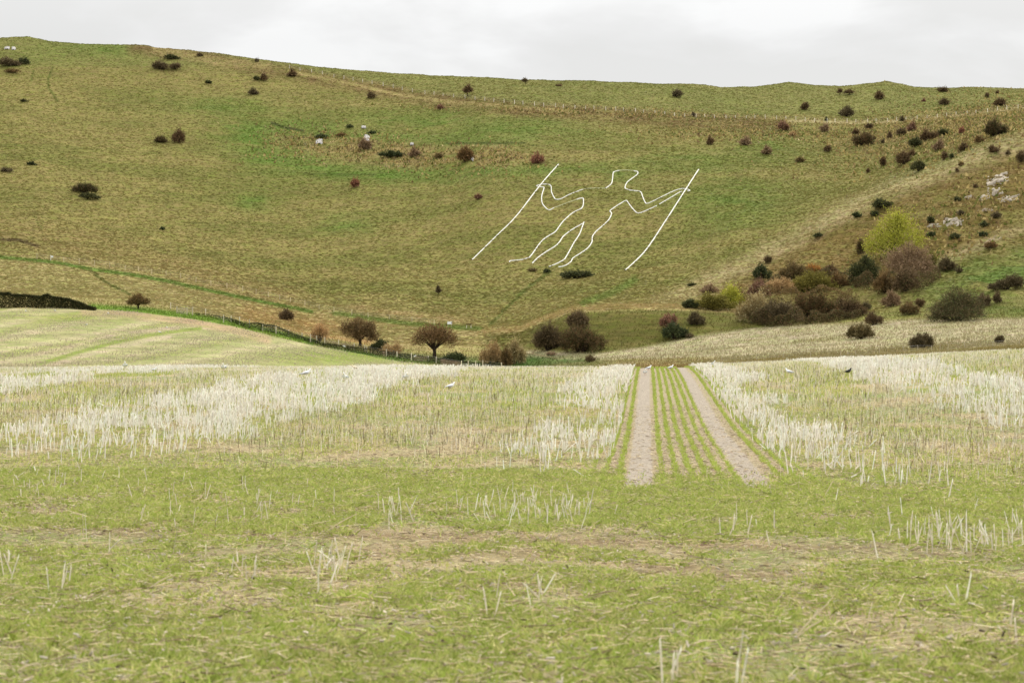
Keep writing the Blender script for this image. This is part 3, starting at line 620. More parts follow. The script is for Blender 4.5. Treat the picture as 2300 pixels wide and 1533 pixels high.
# trees along the field edge
B(808,778,94,66,'hawthorn','maroon hawthorn tree left of the big round one, behind the fence',cat='tree',name='hawthorn_tree',trunk=.22,group='hawthorn trees along the field edge',lobes=[(-.32,0,.62,.17,.26),(-.05,0,.7,.24,.3),(.22,0,.62,.2,.3),(.3,0,.36,.18,.2),(-.05,-.05,.42,.22,.22)],dens=.6)
B(975,803,114,80,'hawthorn','big round topped hawthorn tree with a dark forked trunk',cat='tree',name='hawthorn_tree',trunk=.28,group='hawthorn trees along the field edge',lobes=[(-.34,0,.5,.15,.2),(-.2,0,.66,.2,.24),(.0,0,.76,.24,.24),(.22,0,.66,.2,.24),(.36,0,.5,.14,.22),(0,-.08,.56,.28,.18),(.1,.1,.6,.3,.2)],dens=.6)
B(310,694,58,40,'brown','bare spreading little tree at the end of the clipped hedge',cat='tree',name='hawthorn_tree',trunk=.25,group='hawthorn trees along the field edge',dens=.7)
B(643,720,38,31,'maroon','compact round maroon bush on the straw slope above the fence'); B(718,765,44,52,'tawny','pale see through leafless bush left of the maroon hawthorn',dens=.45,twig=.95)
B(880,796,52,34,'tawny','tan heap of dead branches between the two hawthorn trees',dens=.7,twig=.9); B(852,786,46,30,'dark','dark green ivy scrub between the hawthorn trees'); B(1020,812,66,22,'dark','low dark green scrub at the foot of the round hawthorn')
# hedge, clipped, far left, and the overgrown hedge bottom along the fence
def strip(name, label, cat, pts, h, dep, kind, n, twig=.4, dmin=150, size=.3, group=None, lump=.0):
    BN[0] += 1; g = np.random.default_rng(500 + BN[0]); G = [ground(a, b, dmin) for a, b in pts]; org = G[0]
    root = empty(name, org); tag(root, label, cat, group)
    A = np.array([tuple(q - org) for q in G]); hh = np.array(h)
    def env(m):
        seg = np.linalg.norm(np.diff(A, axis=0), axis=1); cs = np.r_[0, np.cumsum(seg)]; t = g.uniform(0, cs[-1], m)
        P = np.stack([np.interp(t, cs, A[:, k]) for k in range(3)], 1); ht = np.interp(t, cs, hh)
        u = g.uniform(0, 1, m); v = g.uniform(-1, 1, m); edge = g.random(m)
        u = np.where(edge < .35, 1 - .12 * g.random(m), u); v = np.where(edge > .6, -1 + .2 * g.random(m), v)
        wob = .92 + .1 * vnoise(t / 2.5, np.zeros(m)) + .05 * vnoise(t / .4, np.zeros(m))
        wob = wob * (1 - lump + lump * 2.0 * fbm(t / 2.6 + BN[0], P[:, 0] * 0 + BN[0], 3)); v = v * (1 + lump * .8 * (vnoise(t / 2 + 9, t * 0) - .5))
        P[:, 2] += u * ht * wob; P[:, 1] += v * dep / 2 * (1 - .25 * u)
        D = np.stack([g.normal(0, .7, m), v * .6 + g.normal(0, .5, m), g.normal(.1, .6, m)], 1); return P, D
    V, Fq, c = leaves(n, env, size, KC[kind], g, twig)
    obj('foliage', new_mesh('foliage', V, Fq, c), M_LEAF, root)
    return root
strip('hedge', 'long clipped dark hedge along the top of the left field', 'hedge', [(-160,690),(0,691),(80,691),(150,692),(180,694),(215,697)], [2.4,2.4,2.2,1.9,1.3,.4], 2.0, 'hedge', 30000, size=.2, twig=.55, lump=.35)
strip('hedge_bank', 'low dark overgrown bank of shrubs along the fence above the left field', 'hedge', [(548,736),(580,742),(620,748),(660,760),(720,774)], [.8,1.3,1.3,.8,.5], 1.6, 'dark', 2600, size=.22)
strip('hedge_bank', 'low tangle of shrubs at the foot of the fence by the hawthorn trees', 'hedge', [(720,776),(800,790),(880,802),(960,812),(1050,824),(1130,828)], [.5,.8,.9,.8,.9,.8], 1.6, 'hedge', 3600, size=.22)
strip('hedge_bank', 'thin line of rough shrubs below the gate along the left field', 'hedge', [(436,708),(480,715),(520,724),(548,734)], [.4,.7,.7,.7], 1.2, 'hedge', 900, size=.2)

strip('undergrowth', 'dark undergrowth strip added for the shaded lower front of the thicket', 'undergrowth', [(1680,726),(1740,732),(1800,730),(1870,722),(1930,712)], [2.2,2.6,2.6,2.4,1.2], 4.5, 'mixed', 6500, size=.24, twig=.4, lump=.8)  # added strip, its dark leaves stand in for shade under the bushes
strip('undergrowth', 'tawny undergrowth filling the middle of the thicket', 'undergrowth', [(1640,690),(1700,692),(1770,688),(1850,680),(1910,668)], [2.6,3.2,3.0,3.0,1.4], 6.0, 'brown', 7000, size=.24, twig=.5, lump=.8)
strip('undergrowth', 'dark undergrowth at the back of the thicket under the orange bush', 'undergrowth', [(1690,650),(1760,645),(1830,636),(1900,630)], [1.6,2.4,2.4,1.6], 5.0, 'mixed', 4500, size=.26, twig=.4, lump=.8)
strip('undergrowth', 'brown undergrowth joining the tree group on the right', 'undergrowth', [(1905,640),(1960,655),(2010,660),(2060,655),(2110,622)], [2.0,3.0,3.4,3.0,1.6], 4.0, 'mixed', 5500, size=.26, twig=.4, lump=.8)

# ------------------------------------------------------------------ fences, gate, signs
PALEW = tuple(alb(235, 226, 205, 1.6)); GREYW = tuple(alb(206, 192, 166, 1.4))
def resample(P, step):
    P = np.array(P, float); return [(x, float(np.interp(x, P[:, 0], P[:, 1]))) for x in np.arange(P[0, 0], P[-1, 0] + .1, step)]
def fence(label, posts, hgt, wid, colr, dmin, name='fence', jit=.05, rails=None, group='post and wire fences', wire=True):
    G = [ground(a, b, dmin) for a, b in posts]; root = empty(name, G[len(G)//2]); tag(root, label, 'fence', group); rr = random.Random(len(G)); tops = []
    for k, q in enumerate(G[:100]):
        hh = hgt * (1 + rr.uniform(-.12, .12)); m = MB(); c = tuple(np.array(colr) * rr.uniform(.75, 1.15))
        m.tube([(0, 0, -.4), (rr.uniform(-jit, jit), 0, hh - .05), (rr.uniform(-jit, jit), 0, hh)], [wid/2, wid/2, wid/3], 7, c)
        o = m.build('post', M_WOOD, root); o.location = q - root.location; tops.append((q, hh))
    if wire:
        m = MB()
        for fr in (.35, .62, .92):
            m.tube([q - root.location + Vector((0, 0, hh * fr)) for q, hh in tops], .012, 4, (.3, .29, .27), cap=False)
        m.build('wire', M_WIRE, root)
    if rails:
        for a, b in rails:
            m = MB(); A = ground(*a, dmin) - root.location; Bq = ground(*b, dmin) - root.location; n = int((Bq - A).length / .13)
            for k in range(n):
                q = A.lerp(Bq, k / n); c = tuple(np.array(alb(196, 168, 142)) * rr.uniform(.7, 1.15))
                m.beam(q + Vector((0, 0, -.1)), q + Vector((rr.uniform(-.05, .05), 0, rr.uniform(.85, 1.02))), .06, .03, c)
            for z_ in (.25, .75): m.tube([A + Vector((0, 0, z_)), Bq + Vector((0, 0, z_))], .02, 4, GREYW, cap=False)
            m.build('paling_panel', M_WOOD, root)
    return root
R0 = np.random.default_rng(5)
up_posts = [(650,154),(674,159),(700,163),(724,167)] + [(x + float(R0.uniform(-3, 3)), y + 2) for x, y in resample([(748,172),(795,180),(845,188),(890,197),(945,209),(1000,214),(1050,221),(1100,226),(1200,236),(1290,243),(1330,245),(1400,248),(1450,252),(1550,262),(1650,266),(1712,264),(1765,267),(1850,273),(1915,274),(2005,270),(2100,263),(2140,258),(2185,254),(2255,245),(2300,240),(2420,226)], 22.6)]
fence('long post and wire fence of pale posts running below the skyline', up_posts, 1.5, .25, PALEW, 420)
fence('thin old fence of small posts along the foot of the left slope', [(a, b + 4) for a, b in [(83,577),(143,584),(178,588),(212,593),(246,597),(281,602),(311,606),(341,611),(373,614),(405,622),(440,631),(474,637),(510,643),(545,650),(575,657),(603,664),(628,669),(652,675),(685,683),(717,691),(750,697),(790,703),(827,709),(875,714),(925,718),(975,725)]], 1.3, .17, tuple(alb(224,208,170,1.5)), 330)
fence('leaning weathered fence with paling panels along the edge of the left field', [(383,695),(462,707),(502,724),(519,724),(538,729),(560,736),(590,744),(620,750),(648,756),(678,764),(697,769),(711,771),(729,773),(761,779),(796,786),(819,791),(824,793),(868,801),(892,805),(924,810),(962,813),(980,816),(1036,825),(1052,826),(1068,827),(1084,828),(1126,830)], 1.3, .16, tuple(alb(228,216,190,1.5)), 190,
      rails=[((731,774),(759,779)),((766,780),(795,786)),((832,794),(866,801)),((930,811),(960,813)),((990,818),(1034,825))])
fence('faint line of low posts showing over the crest of the right field', [(a, b + 5) for a, b in [(1620,808),(1700,804),(1760,800),(1820,799),(1888,797),(1904,796),(1922,795),(1975,791),(2028,787),(2062,785),(2093,784),(2111,783),(2129,783),(2167,779),(2230,775),(2290,771)]], .8, .07, GREYW, 120)
# gate: five bars with crossed braces, and a short side rail with its own post
gp = ground(411, 706, 200); s_ = gp.y / F; gate = empty('gate', gp); tag(gate, 'weathered wooden field gate with crossed braces at the end of the green track', 'gate')
Wg = 22 * s_
for x_, h_ in ((-Wg*.62, 1.5), (Wg*.42, 1.3), (Wg*.98, 1.35)):
    m = MB(); m.box((0, 0, h_/2 - .2), (.16, .16, h_ + .4), c=GREYW); o = m.build('gate_post', M_WOOD, gate); o.location = (x_, 0, 0)
for k in range(5):
    m = MB(); m.box((-Wg*.1, -.03, .2 + k*.23), (Wg*.98, .05, .085), c=GREYW); m.build('rail', M_WOOD, gate)
for sg in (-1, 1):
    m = MB(); m.beam((-Wg*.1 - sg*Wg*.44, -.09, 1.08), (-Wg*.1 + sg*Wg*.05, -.09, .24), .05, .09, GREYW); m.build('brace', M_WOOD, gate)
for z_ in (.35, .72, 1.1):
    m = MB(); m.box((Wg*.7, .0, z_), (Wg*.5, .05, .085), c=GREYW); m.build('side_rail', M_WOOD, gate)
# white notice board and the plank stile beside it
bp_ = ground(1010, 734, 330); s_ = bp_.y / F; sg = empty('notice_board', bp_); tag(sg, 'small white blank faced notice board on two posts below the giant', 'sign')
m = MB(); m.box((0, 0, 9.2*s_), (10.5*s_, .06, 6*s_), c=(.82, .82, .84)); m.build('board', M_PAINT, sg)
for x_ in (-4, 4):
    m = MB(); m.box((0, .08, 5*s_), (.1, .1, 12*s_), c=GREYW); o = m.build('post', M_WOOD, sg); o.location = (x_*s_, 0, 0)
bp_ = ground(1053, 737, 330); s_ = bp_.y / F; sg = empty('stile', bp_); tag(sg, 'low wooden stile with a dark top plank, right of the notice board', 'stile')
m = MB(); m.box((0, 0, 9*s_), (12*s_, .35, .22), c=tuple(alb(78, 56, 40))); m.build('plank', M_WOOD, sg)
for x_ in (-5, 5):
    m = MB(); m.box((0, 0, 4*s_), (.14, .14, 9.6*s_), c=PALEW); o = m.build('post', M_WOOD, sg); o.location = (x_*s_, 0, 0)
bp_ = ground(114, 585, 330); s_ = bp_.y / F; sg = empty('waymark_post', bp_); tag(sg, 'pale marker post with a small white plate beside the green track on the left', 'post')
m = MB(); m.box((0, 0, .6), (.16, .16, 1.5), c=PALEW); m.build('post', M_WOOD, sg); m = MB(); m.box((.38, -.1, .95), (.42, .04, .42), c=(.8, .8, .82)); m.box((.1, -.1, .95), (.3, .03, .08), c=(.6, .6, .6)); m.build('plate', M_PAINT, sg)
bp_ = ground(1841, 529, 330); m = MB(); m.tube([(0, 0, -.2), (.05, 0, 1.9)], [.07, .05], 6, tuple(alb(90, 84, 60))); o = m.build('stake', M_WOOD); o.location = bp_; tag(o, 'thin dark stake standing by a small gorse on the spur', 'post')
m = MB(); a_ = ground(1172, 800, 200); b_ = ground(1250, 806, 200)
m.tube([Vector((0, 0, .5)), (b_ - a_)*.3 + Vector((0, 0, .65)), (b_ - a_)*.65 + Vector((0, 0, .35)), (b_ - a_) + Vector((0, 0, .2))], [.13, .1, .08, .04], 6, tuple(alb(206, 184, 140)))
m.tube([(b_ - a_)*.3 + Vector((0, 0, .65)), (b_ - a_)*.45 + Vector((0, .3, 1.3))], [.06, .02], 5, tuple(alb(196, 170, 130)))
o = m.build('fallen_branch', M_BARK); o.location = a_; tag(o, 'long pale fallen branch lying right of the tan bushes', 'branch')
m = MB(); q_ = ground(880, 797, 200); rr = random.Random(4)
for k in range(12):
    a_ = Vector((rr.uniform(-1.6, 1.6), rr.uniform(-.5, .3), rr.uniform(.1, .6))); b2 = a_ + Vector((rr.uniform(-2.2, 2.2), rr.uniform(-.3, .3), rr.uniform(.3, 1.6)))
    m.tube([a_, a_.lerp(b2, .5) + Vector((0, 0, .15)), b2], [.08, .05, .02], 5, tuple(alb(190, 150, 96)), cap=False)
o = m.build('broken_branches', M_BARK); o.location = q_ + Vector((0, -2.2, 0)); tag(o, 'splayed broken branches in front of the tan heap between the hawthorns', 'branch')

# ------------------------------------------------------------------ chalk outcrops and lumps
def outcrop(pxx, y, w, h, label, rot=0.0, thr=.42, name='chalk_outcrop', lift=.4, col=(220, 206, 184)):
    BN[0] += 1; g = np.random.default_rng(900 + BN[0]); nx_, ny_ = max(14, int(w * .9)), max(10, int(h * 1.2)); c_ = ground(pxx, y, 330); a = math.radians(rot)
    V = []; cc = []; ox, oy = g.uniform(0, 50, 2)
    for j in range(ny_):
        for i in range(nx_):
            u = i / (nx_ - 1) * 2 - 1; v = j / (ny_ - 1) * 2 - 1
            q = ground(pxx + (u*math.cos(a)*w/2 - v*math.sin(a)*h/2), y + (u*math.sin(a)*w/2 + v*math.cos(a)*h/2), 330)
            nn_ = float(fbm(np.array(u*3.2 + ox), np.array(v*3.2 + oy), 4, .6)); e_ = 1 - (u*u + v*v)
            off = np.clip((nn_ - thr - .02) * 5 + (e_ - .62) * .8 + .25 * math.sin((u * .25 + v) * 9), -1, .8)
            V.append((q.x - c_.x, q.y - c_.y - max(off, 0) * .2, q.z - c_.z + off * lift))
            k = .55 + .6 * float(vnoise(np.array(u*9 + oy), np.array(v*9 + ox))); cc.append(tuple(alb(*col, 1.0) * k))
    Fq = [(j*nx_+i, j*nx_+i+1, (j+1)*nx_+i+1, (j+1)*nx_+i) for j in range(ny_ - 1) for i in range(nx_ - 1)]
    o = obj(name, new_mesh(name, np.array(V), np.array(Fq), np.array(cc)), M_CHALK); o.location = c_
    return tag(o, label, 'chalk outcrop', 'bare chalk showing through the turf')
outcrop(2240,404,52,24,'largest bare chalk face, high on the spur near the right edge',-14,.40); outcrop(2235,430,40,20,'broken chalk patch right under the largest bare face',-10,.48)
outcrop(2142,499,48,19,'lower bare chalk face right of the yellow tree',-6,.42); outcrop(2265,446,52,14,'thin streak of chalk at the right edge of the spur',-8,.46); outcrop(2210,443,34,12,'small chalk streak in the middle of the spur face',-10,.48)
outcrop(2098,507,34,8,'thin pale chalk streak between yellow tree and lower chalk face',-4,.46); outcrop(2175,443,24,8,'faint chalk scrape at the left of the spur face',-12,.48); outcrop(2215,472,40,8,'faint chalk scrape below the streaks on the spur face',-8,.48,col=(206,188,158)); outcrop(2225,542,50,12,'weathered tan chalk ledge above the lower pasture',-26,.46,col=(200,180,140))
for a_ in [(717,319,15,8,'white chalk boulder at the left of the rough patch'),(824,313,13,13,'biggest white chalk lump in the rough patch'),(817,287,10,4,'small white chalk speck above the rough patch'),
           (16,109,12,4,'left one of two white chalk scrapes in the top left corner'),(31,110,9,5,'right one of two white chalk scrapes in the top left corner'),(925,325,8,4,'tiny white chalk speck in the right of the rough patch'),(1061,357,6,9,'thin white chalk sliver beside the tan and green bush')]:
    outcrop(a_[0], a_[1], a_[2]*1.0, a_[3]*1.2, a_[4], 0, .25, lift=.6, col=(236, 230, 222))

# ------------------------------------------------------------------ gulls and a crow
GULLS = []
def bird(pxx, ytop, yb, label, rz=0.0, dmin=0, col=(.82,.82,.82), wing=(.42,.44,.48), sit=False, cat='gull', name='gull', beakc=(.75,.5,.1), fly=False, group='gulls resting on the fields'):
    p = ground(pxx, yb, dmin); s = p.y / F; k = max(.75, min(1.5, (yb - ytop) * s / .40))
    if fly: k = 1.0
    GULLS.append((p.x, p.y))
    root = empty(name, p + (Vector((0, 0, 1.6)) if fly else Vector((0, 0, 0))), rz); tag(root, label, cat, group)
    z0 = -.1 if sit or fly else 0; c = tuple(col)
    def T(x, z, y=0): return Vector((x * k, y * k, (z + z0) * k))
    m = MB(); m.tube([T(-.27,.15), T(-.20,.17), T(-.10,.185), T(0,.20), (T(.08,.225)), T(.13,.27), T(.155,.32), T(.175,.355), T(.205,.365), T(.235,.355)], [r * k for r in (.014,.03,.062,.085,.084,.062,.044,.042,.036,.012)], 10, c)
    body = m.build('body', M_FEATHER, root, True)
    for sy in (-1, 1):
        m = MB()
        if fly: m.tube([T(.06,.24,sy*.06), T(.10,.34,sy*.35), T(-.05,.30,sy*.68)], [.06*k,.045*k,.01*k], 6, wing)
        else: m.tube([T(.09,.225,sy*.07), T(0,.215,sy*.082), T(-.14,.185,sy*.055), T(-.30,.165,sy*.02)], [r * k for r in (.03,.05,.035,.008)], 8, wing)
        m.build('wing', M_FEATHER, root, True)
        if not (sit or fly):
            m = MB(); m.tube([T(.0,.14,sy*.035), T(.005,0,sy*.035), T(.05,.005,sy*.04)], [.009*k,.007*k,.007*k], 5, (.6,.38,.34)); m.build('leg', M_FEATHER, root)
        m = MB(); m.tube([T(.205,.372,sy*.030), T(.207,.373,sy*.037)], [.007*k,.003*k], 5, (.02,.02,.02)); m.build('eye', M_FEATHER, root)
    m = MB(); m.tube([T(.225,.357), T(.265,.350), T(.285,.335)], [.014*k,.011*k,.003*k], 6, beakc); m.build('beak', M_FEATHER, root)
    return root
R = math.radians
bird(281,811,829,'white gull on the field crest, left of another lone gull',R(-80)); bird(503,815,834,'white gull upright on the crest in front of the left field',R(-95)); bird(345,820,833,'white gull half hidden in stubble between two crest gulls',R(0),sit=True)
bird(797,818,833,'small tan white bird on the crest, right of the left field tracks',R(200),col=(.7,.6,.42),wing=(.4,.32,.2)); bird(687,827,848,'white gull with tail pointing left deep in the stubble',R(12)); bird(776,836,857,'white gull upright in the white stubble band',R(-110))
bird(911,836,856,'pale gull hidden in the white stubble, right of the band',R(-70)); bird(1011,852,872,'gull crouched low in the stubble under the round hawthorn',R(10),sit=True); bird(1449,828,843,'white gull standing in the left wheel track of the tramlines',R(-90))
bird(1457,821,832,'white gull at the far end of the left wheel track, facing right',R(20)); bird(1506,820,831,'white gull at the far end of the green rows',R(15)); bird(1602,809,822,'white gull on the crest right of the wheel tracks',R(-60)); bird(1773,826,843,'white gull in the brown stubble right of the wheel tracks',R(170))
bird(1905,829,841,'black crow in the stubble at the far right','' and 0 or R(20),col=(.02,.02,.025),wing=(.02,.02,.02),cat='crow',name='crow',beakc=(.02,.02,.02),group='crows on the field')
bird(58,695,702,'tiny white gull below the hedge, leftmost in the far field',R(-90),150); bird(124,694,701,'tiny white gull below the middle of the hedge',R(-90),150); bird(243,700,707,'tiny white gull at the field edge right of the hedge',R(-90),150); bird(375,732,739,'tiny white gull on the green track of the far field',R(-90),150)
bird(359,741,747,'tiny gull just left and below the one on the green track',R(170),150,sit=True); bird(194,725,730,'flat looking gull sitting in the far field below the hedge',R(0),150,sit=True); bird(276,755,759,'speck of a gull low in the far field',R(-90),150,sit=True)
bird(773,797,802,'white gull with spread wings over the green corner of the far field',R(200),150,fly=True); bird(932,819,823,'white gull flying low near the end of the far field',R(10),150,fly=True)

# ------------------------------------------------------------------ stubble, seedlings, litter, hill grass
def prisms(P, Dv, Ln, Rd, cols, g, name, mat, label, cut=True):
    n = len(P); a = Dv / np.linalg.norm(Dv, axis=1, keepdims=True); t = np.where(np.abs(a[:, 2:3]) > .8, [[1., 0, 0]], [[0, 0, 1.]])
    u = np.cross(a, t); u /= np.linalg.norm(u, axis=1, keepdims=True); w = np.cross(a, u); ph = g.uniform(0, 6.28, n); V = np.empty((n, 6, 3))
    for k in range(3):
        an = ph + k * 2.094; off = (u * np.cos(an)[:, None] + w * np.sin(an)[:, None]) * Rd[:, None]
        V[:, k] = P + off; V[:, 3 + k] = P + a * (Ln * (1 + .12 * (k - 1)))[:, None] + off * .75
    b = (np.arange(n) * 6)[:, None, None]; q = np.array([[0, 1, 4, 3], [1, 2, 5, 4], [2, 0, 3, 5]])[None] + b
    me = new_mesh(name, V.reshape(-1, 3), q.reshape(-1, 4), np.repeat(cols, 6, 0)); o = obj(name, me, mat); return tag(o, label, None, None, 'stuff')
def area(n, d0, d1, g, pw=2.0):
    d = (g.uniform(d0 ** pw, d1 ** pw, n)) ** (1 / pw); return g.uniform(-.36, .36, n) * d, d
g = np.random.default_rng(11)
def band_w(r, x, d):
    """how much of the pale standing stubble grows here"""
    wob = (fbm(x / 2.0, d / 5, 3) - .5) * 3.6; r_ = r + wob
    def bd(a, b, s): return sstep(a - s, a + s, r_) * (1 - sstep(b - s, b + s, r_))
    return np.clip(bd(-17.5, -10.2, .9) + bd(-31, -25, 1.2) + np.where(r < 0, bd(-3.0, -.2, .5), 0) + np.where(r > 0, bd(2.0, 4.3, .45), 0) + bd(8.8, 12.8, .9) + bd(22, 27, 1.2), 0, 1)
def head(x): return 32.5 - .42 * x + (fbm(x / 1.5, x * 0 + 3, 3) - .5) * 4
def lanes(r): return (r > -.78) & (r < 2.5)
x, d = area(560000, 8, 113, g); r = x - .0762 * d; rs = np.round(r / .27) * .27 + g.normal(0, .05, len(r)); x = x + (rs - r); r = rs
wb = band_w(r, x, d); hd = head(x); fl = fbm(x / 2, d / 3, 3)
strp = ((d > 82) & (d < 89) & (x < -8 - (d - 82) * .3) & (x * F / d < -760)) | ((d > 100) & (d < 105.5) & (x * F / d > 1000))
cl = fbm(x / .9, d / 1.6, 3, .6)
dn = np.where(g.random(len(x)) < wb, 1.5 + 30 * sstep(.43, .60, cl) + 4 * sstep(55, 95, d), 6 + 13 * sstep(.35, .65, fl) + 9 * sstep(60, 100, d)) * sstep(hd - 1.5, hd + 14, d) ** .8 * np.where(strp, .02, 1)
dn = np.where(lanes(r), 0, dn) + np.where(d < hd + 2, .22 * sstep(10, 20, d), 0)
dens0 = 560000 / (.36 * (113**2 - 64)); keep = g.random(len(x)) < dn / dens0
for gx, gy in GULLS:
    if gy < 125: keep &= ~((np.abs(x - gx * d / gy) < .15) & (d < gy + .2) & (d > gy * .95))
x, d, r, wb = x[keep], d[keep], r[keep], wb[keep]
# loose clusters of stalks standing in the grassy headland
ex, ed = [], []
for cx_, cy_, n_c, sp in [(1110,1150,26,60),(1180,1140,40,70),(1270,1160,34,45),(900,1165,12,20),(870,1150,6,16),(720,1270,9,20),(775,1275,7,14),(555,1290,4,18),(1640,1185,5,14),(1710,1200,5,26),(2120,1200,30,46),(2170,1235,24,50),(2230,1210,22,50),(2060,1225,10,30),(2290,1200,8,20),(125,1330,4,18),(18,1290,3,8),(735,1300,8,14),(1215,1345,3,20),(555,1300,4,10),(10,1270,3,10),(240,1270,2,6),
                  (60,1090,10,40),(150,1075,10,50),(290,1080,8,60),(450,1120,12,120),(540,1110,8,60),(1210,1340,3,20),(1090,1370,3,20),(2160,1370,3,12),(1510,1530,4,12),(1660,1525,3,12),(2270,1420,3,14),(420,1170,10,80),(650,1150,10,80)]:
    for _ in range(n_c):
        q = ground(cx_ + g.normal(0, sp), cy_ + g.normal(0, 14)); ex.append(q.x); ed.append(q.y)
x = np.r_[x, ex]; d = np.r_[d, ed]; ne = len(ex); wb = np.r_[wb, np.full(ne, .9)]; r = x - .0762 * d
n = len(x); P = np.stack([x, d, zat(x, d) - .02], 1)
Dv = np.stack([g.normal(.03, .13, n), g.normal(0, .12, n), np.ones(n)], 1); fall = g.random(n) < .10; Dv[fall, :2] += g.normal(0, .9, (fall.sum(), 2)); Dv[-ne:, :2] += g.normal(0, .16, (ne, 2))
Ln = np.where(wb > .5, g.uniform(.16, .44, n) * (.75 + .5 * fbm(x / 1.5, d / 2.5, 2)), g.uniform(.10, .32, n)) * (1 - .4 * sstep(80, 96, d)) * (1 - .35 * sstep(22, 10, d) if False else 1); Rd = np.where(wb > .5, g.uniform(.009, .018, n), g.uniform(.005, .010, n)) * (1 + .25 * (d > 60)) * (.6 + .4 * sstep(22, 36, d))
Ln[-ne:] = g.uniform(.14, .28, ne); Rd[-ne:] = g.uniform(.005, .0095, ne)
cw = np.array([.96, .91, .82]); ct = np.array([.78, .70, .52]); cb = np.array([.24, .17, .10])
mixv = g.random(n); near_far = sstep(70, 100, d)
cols = np.where((mixv < .14 * (1 - near_far))[:, None] & (wb < .5)[:, None], cb, np.where((wb > .5)[:, None], cw, ct * (.75 + .6 * g.random((n, 1))) + near_far[:, None] * .1)) * g.uniform(.85, 1.1, (n, 1))
pale = (g.random(n) < .25 + .2 * near_far) & (wb < .5) & (mixv >= .14); cols[pale] = cw * .93
cols = np.clip(cols, 0, .96); cols[-ne:] *= [.95, .93, .88]
prisms(P, Dv, Ln, Rd, cols, g, 'stubble', M_STRAW, 'pale upright crop stubble in rows across the near field')
# straw litter lying on the soil
x, d = area(90000, 7.5, 60, g, 1.25); r = x - .0762 * d; k_ = ~((np.abs(r + .14) < .25) | (np.abs(r - 1.87) < .24)) | (d < 29) | (g.random(len(x)) < .25); x, d = x[k_], d[k_]; n = len(x)
an = g.normal(0, .75, n) + np.where(g.random(n) < .5, 0, np.pi); P = np.stack([x, d, zat(x, d) + g.uniform(.012, .055, n)], 1); Dv = np.stack([np.cos(an), np.sin(an), g.normal(0, .16, n)], 1)
Ln = g.uniform(.03, .13, n) * np.where(g.random(n) < .03, 2.4, 1); Rd = g.uniform(.0022, .005, n) * np.where(d > 25, 1.5, 1)
c_ = np.array([.74, .63, .44]) * g.uniform(.6, 1.25, (n, 1)); dk_ = g.random(n) < .2; c_[dk_] = np.array([.34, .24, .17]) * g.uniform(.7, 1.2, (dk_.sum(), 1))
prisms(P, Dv, Ln, Rd, np.clip(c_, 0, .85), g, 'straw_litter', M_STRAW, 'loose chopped straw lying over the soil of the near field')
x, d = area(4200, 7.5, 34, g, 1.2); n = len(x); an = g.uniform(0, 6.28, n); P = np.stack([x, d, zat(x, d) + g.uniform(.02, .06, n)], 1); Dv = np.stack([np.cos(an), np.sin(an) * .5, g.normal(.1, .3, n)], 1)
bright = g.random(n) < .9; cc_ = np.where(bright[:, None], [[.84, .75, .62]], [[.14, .10, .07]]) * g.uniform(.8, 1.0, (n, 1)); prisms(P, Dv, g.uniform(.012, .045, n) ** 1.0, g.uniform(.004, .010, n), cc_ * g.uniform(.6, 1, (n, 1)), g, 'straw_chips_and_holes', M_STRAW, 'short bright straw chips and dark bits painted as shaded holes in the near grass')  # dark pieces stand in for shaded holes between the grass
# a few big stalks lying or leaning in the foreground
m = MB(); rr = random.Random(9)
for a_, b_, zz in [((1785,1440),(1865,1362),.12),((1790,1438),(1850,1402),.03),((735,1195),(800,1158),.04),((135,1278),(190,1262),.03),((330,1330),(385,1298),.05),((205,1440),(235,1422),.03),((1190,1310),(1225,1355),.05),((1850,1120),(1875,1080),.12),((2190,1440),(2205,1475),.05),((30,1520),(80,1500),.03),((2150,1440),(2195,1425),.03),((1000,1410),(1040,1425),.03),((740,1110),(748,1145),.1),((20,1065),(40,1040),.05),((550,1290),(700,1310),.03)]:
    A = ground(*a_); Bq = ground(*b_); Bq = A + (Bq - A) * .0 + Vector(((b_[0]-a_[0]) * A.y / F, .05, max(.01, (a_[1]-b_[1]) * A.y / F)))
    m.tube([A + Vector((0, 0, .02)), A.lerp(Bq, .5) + Vector((0, 0, .03)), Bq + Vector((0, 0, .02))], [.006, .0065, .004], 6, (.68, .6, .42))
o = m.build('broken_stalks', M_STRAW); tag(o, 'long broken dry stalks lying across the grassy foreground', None, None, 'stuff')
# green seedlings
def blades(x, d, h, w, cols, g, name, mat, label, leanf=.5, zoff=-.01, ang=None):
    n = len(x); P = np.stack([x, d, zat(x, d) + zoff], 1); an = g.uniform(0, 6.283, n) if ang is None else g.normal(0, ang, n); B_ = np.stack([np.cos(an), np.sin(an), np.zeros(n)], 1) * (w / 2)[:, None]
    ln = np.stack([g.normal(0, leanf, n), g.normal(0, leanf, n), np.ones(n)], 1) * h[:, None]; ln2 = ln * .55; ln2[:, :2] *= .6
    V = np.stack([P - B_, P + B_, P + ln2 + B_ * .8, P + ln, P + ln2 - B_ * .8], 1)
    Fc = np.arange(5 * n).reshape(-1, 5); me = new_mesh(name, V.reshape(-1, 3), Fc, np.repeat(cols, 5, 0)); return tag(obj(name, me, mat), label, None, None, 'stuff')
x, d = area(520000, 7.0, 34, g, 1.15); nn_ = fbm(x / 1.1, d / 1.9, 4, .6); n2_ = fbm(x / .35, d / .5, 2)
yy = YH - F * zat(x, d) / d; strip_g = np.exp(-((d - (head(x) - 3.2)) / 2.6) ** 2)
soil = np.exp(-((yy - (1195 + (x * F / d + 1150) * .02)) / 14) ** 2) + .8 * np.exp(-((yy - (1262 + (x * F / d) * .03)) / 12) ** 2) + .5 * np.exp(-((yy - 1393) / 14) ** 2) * (x < 0)
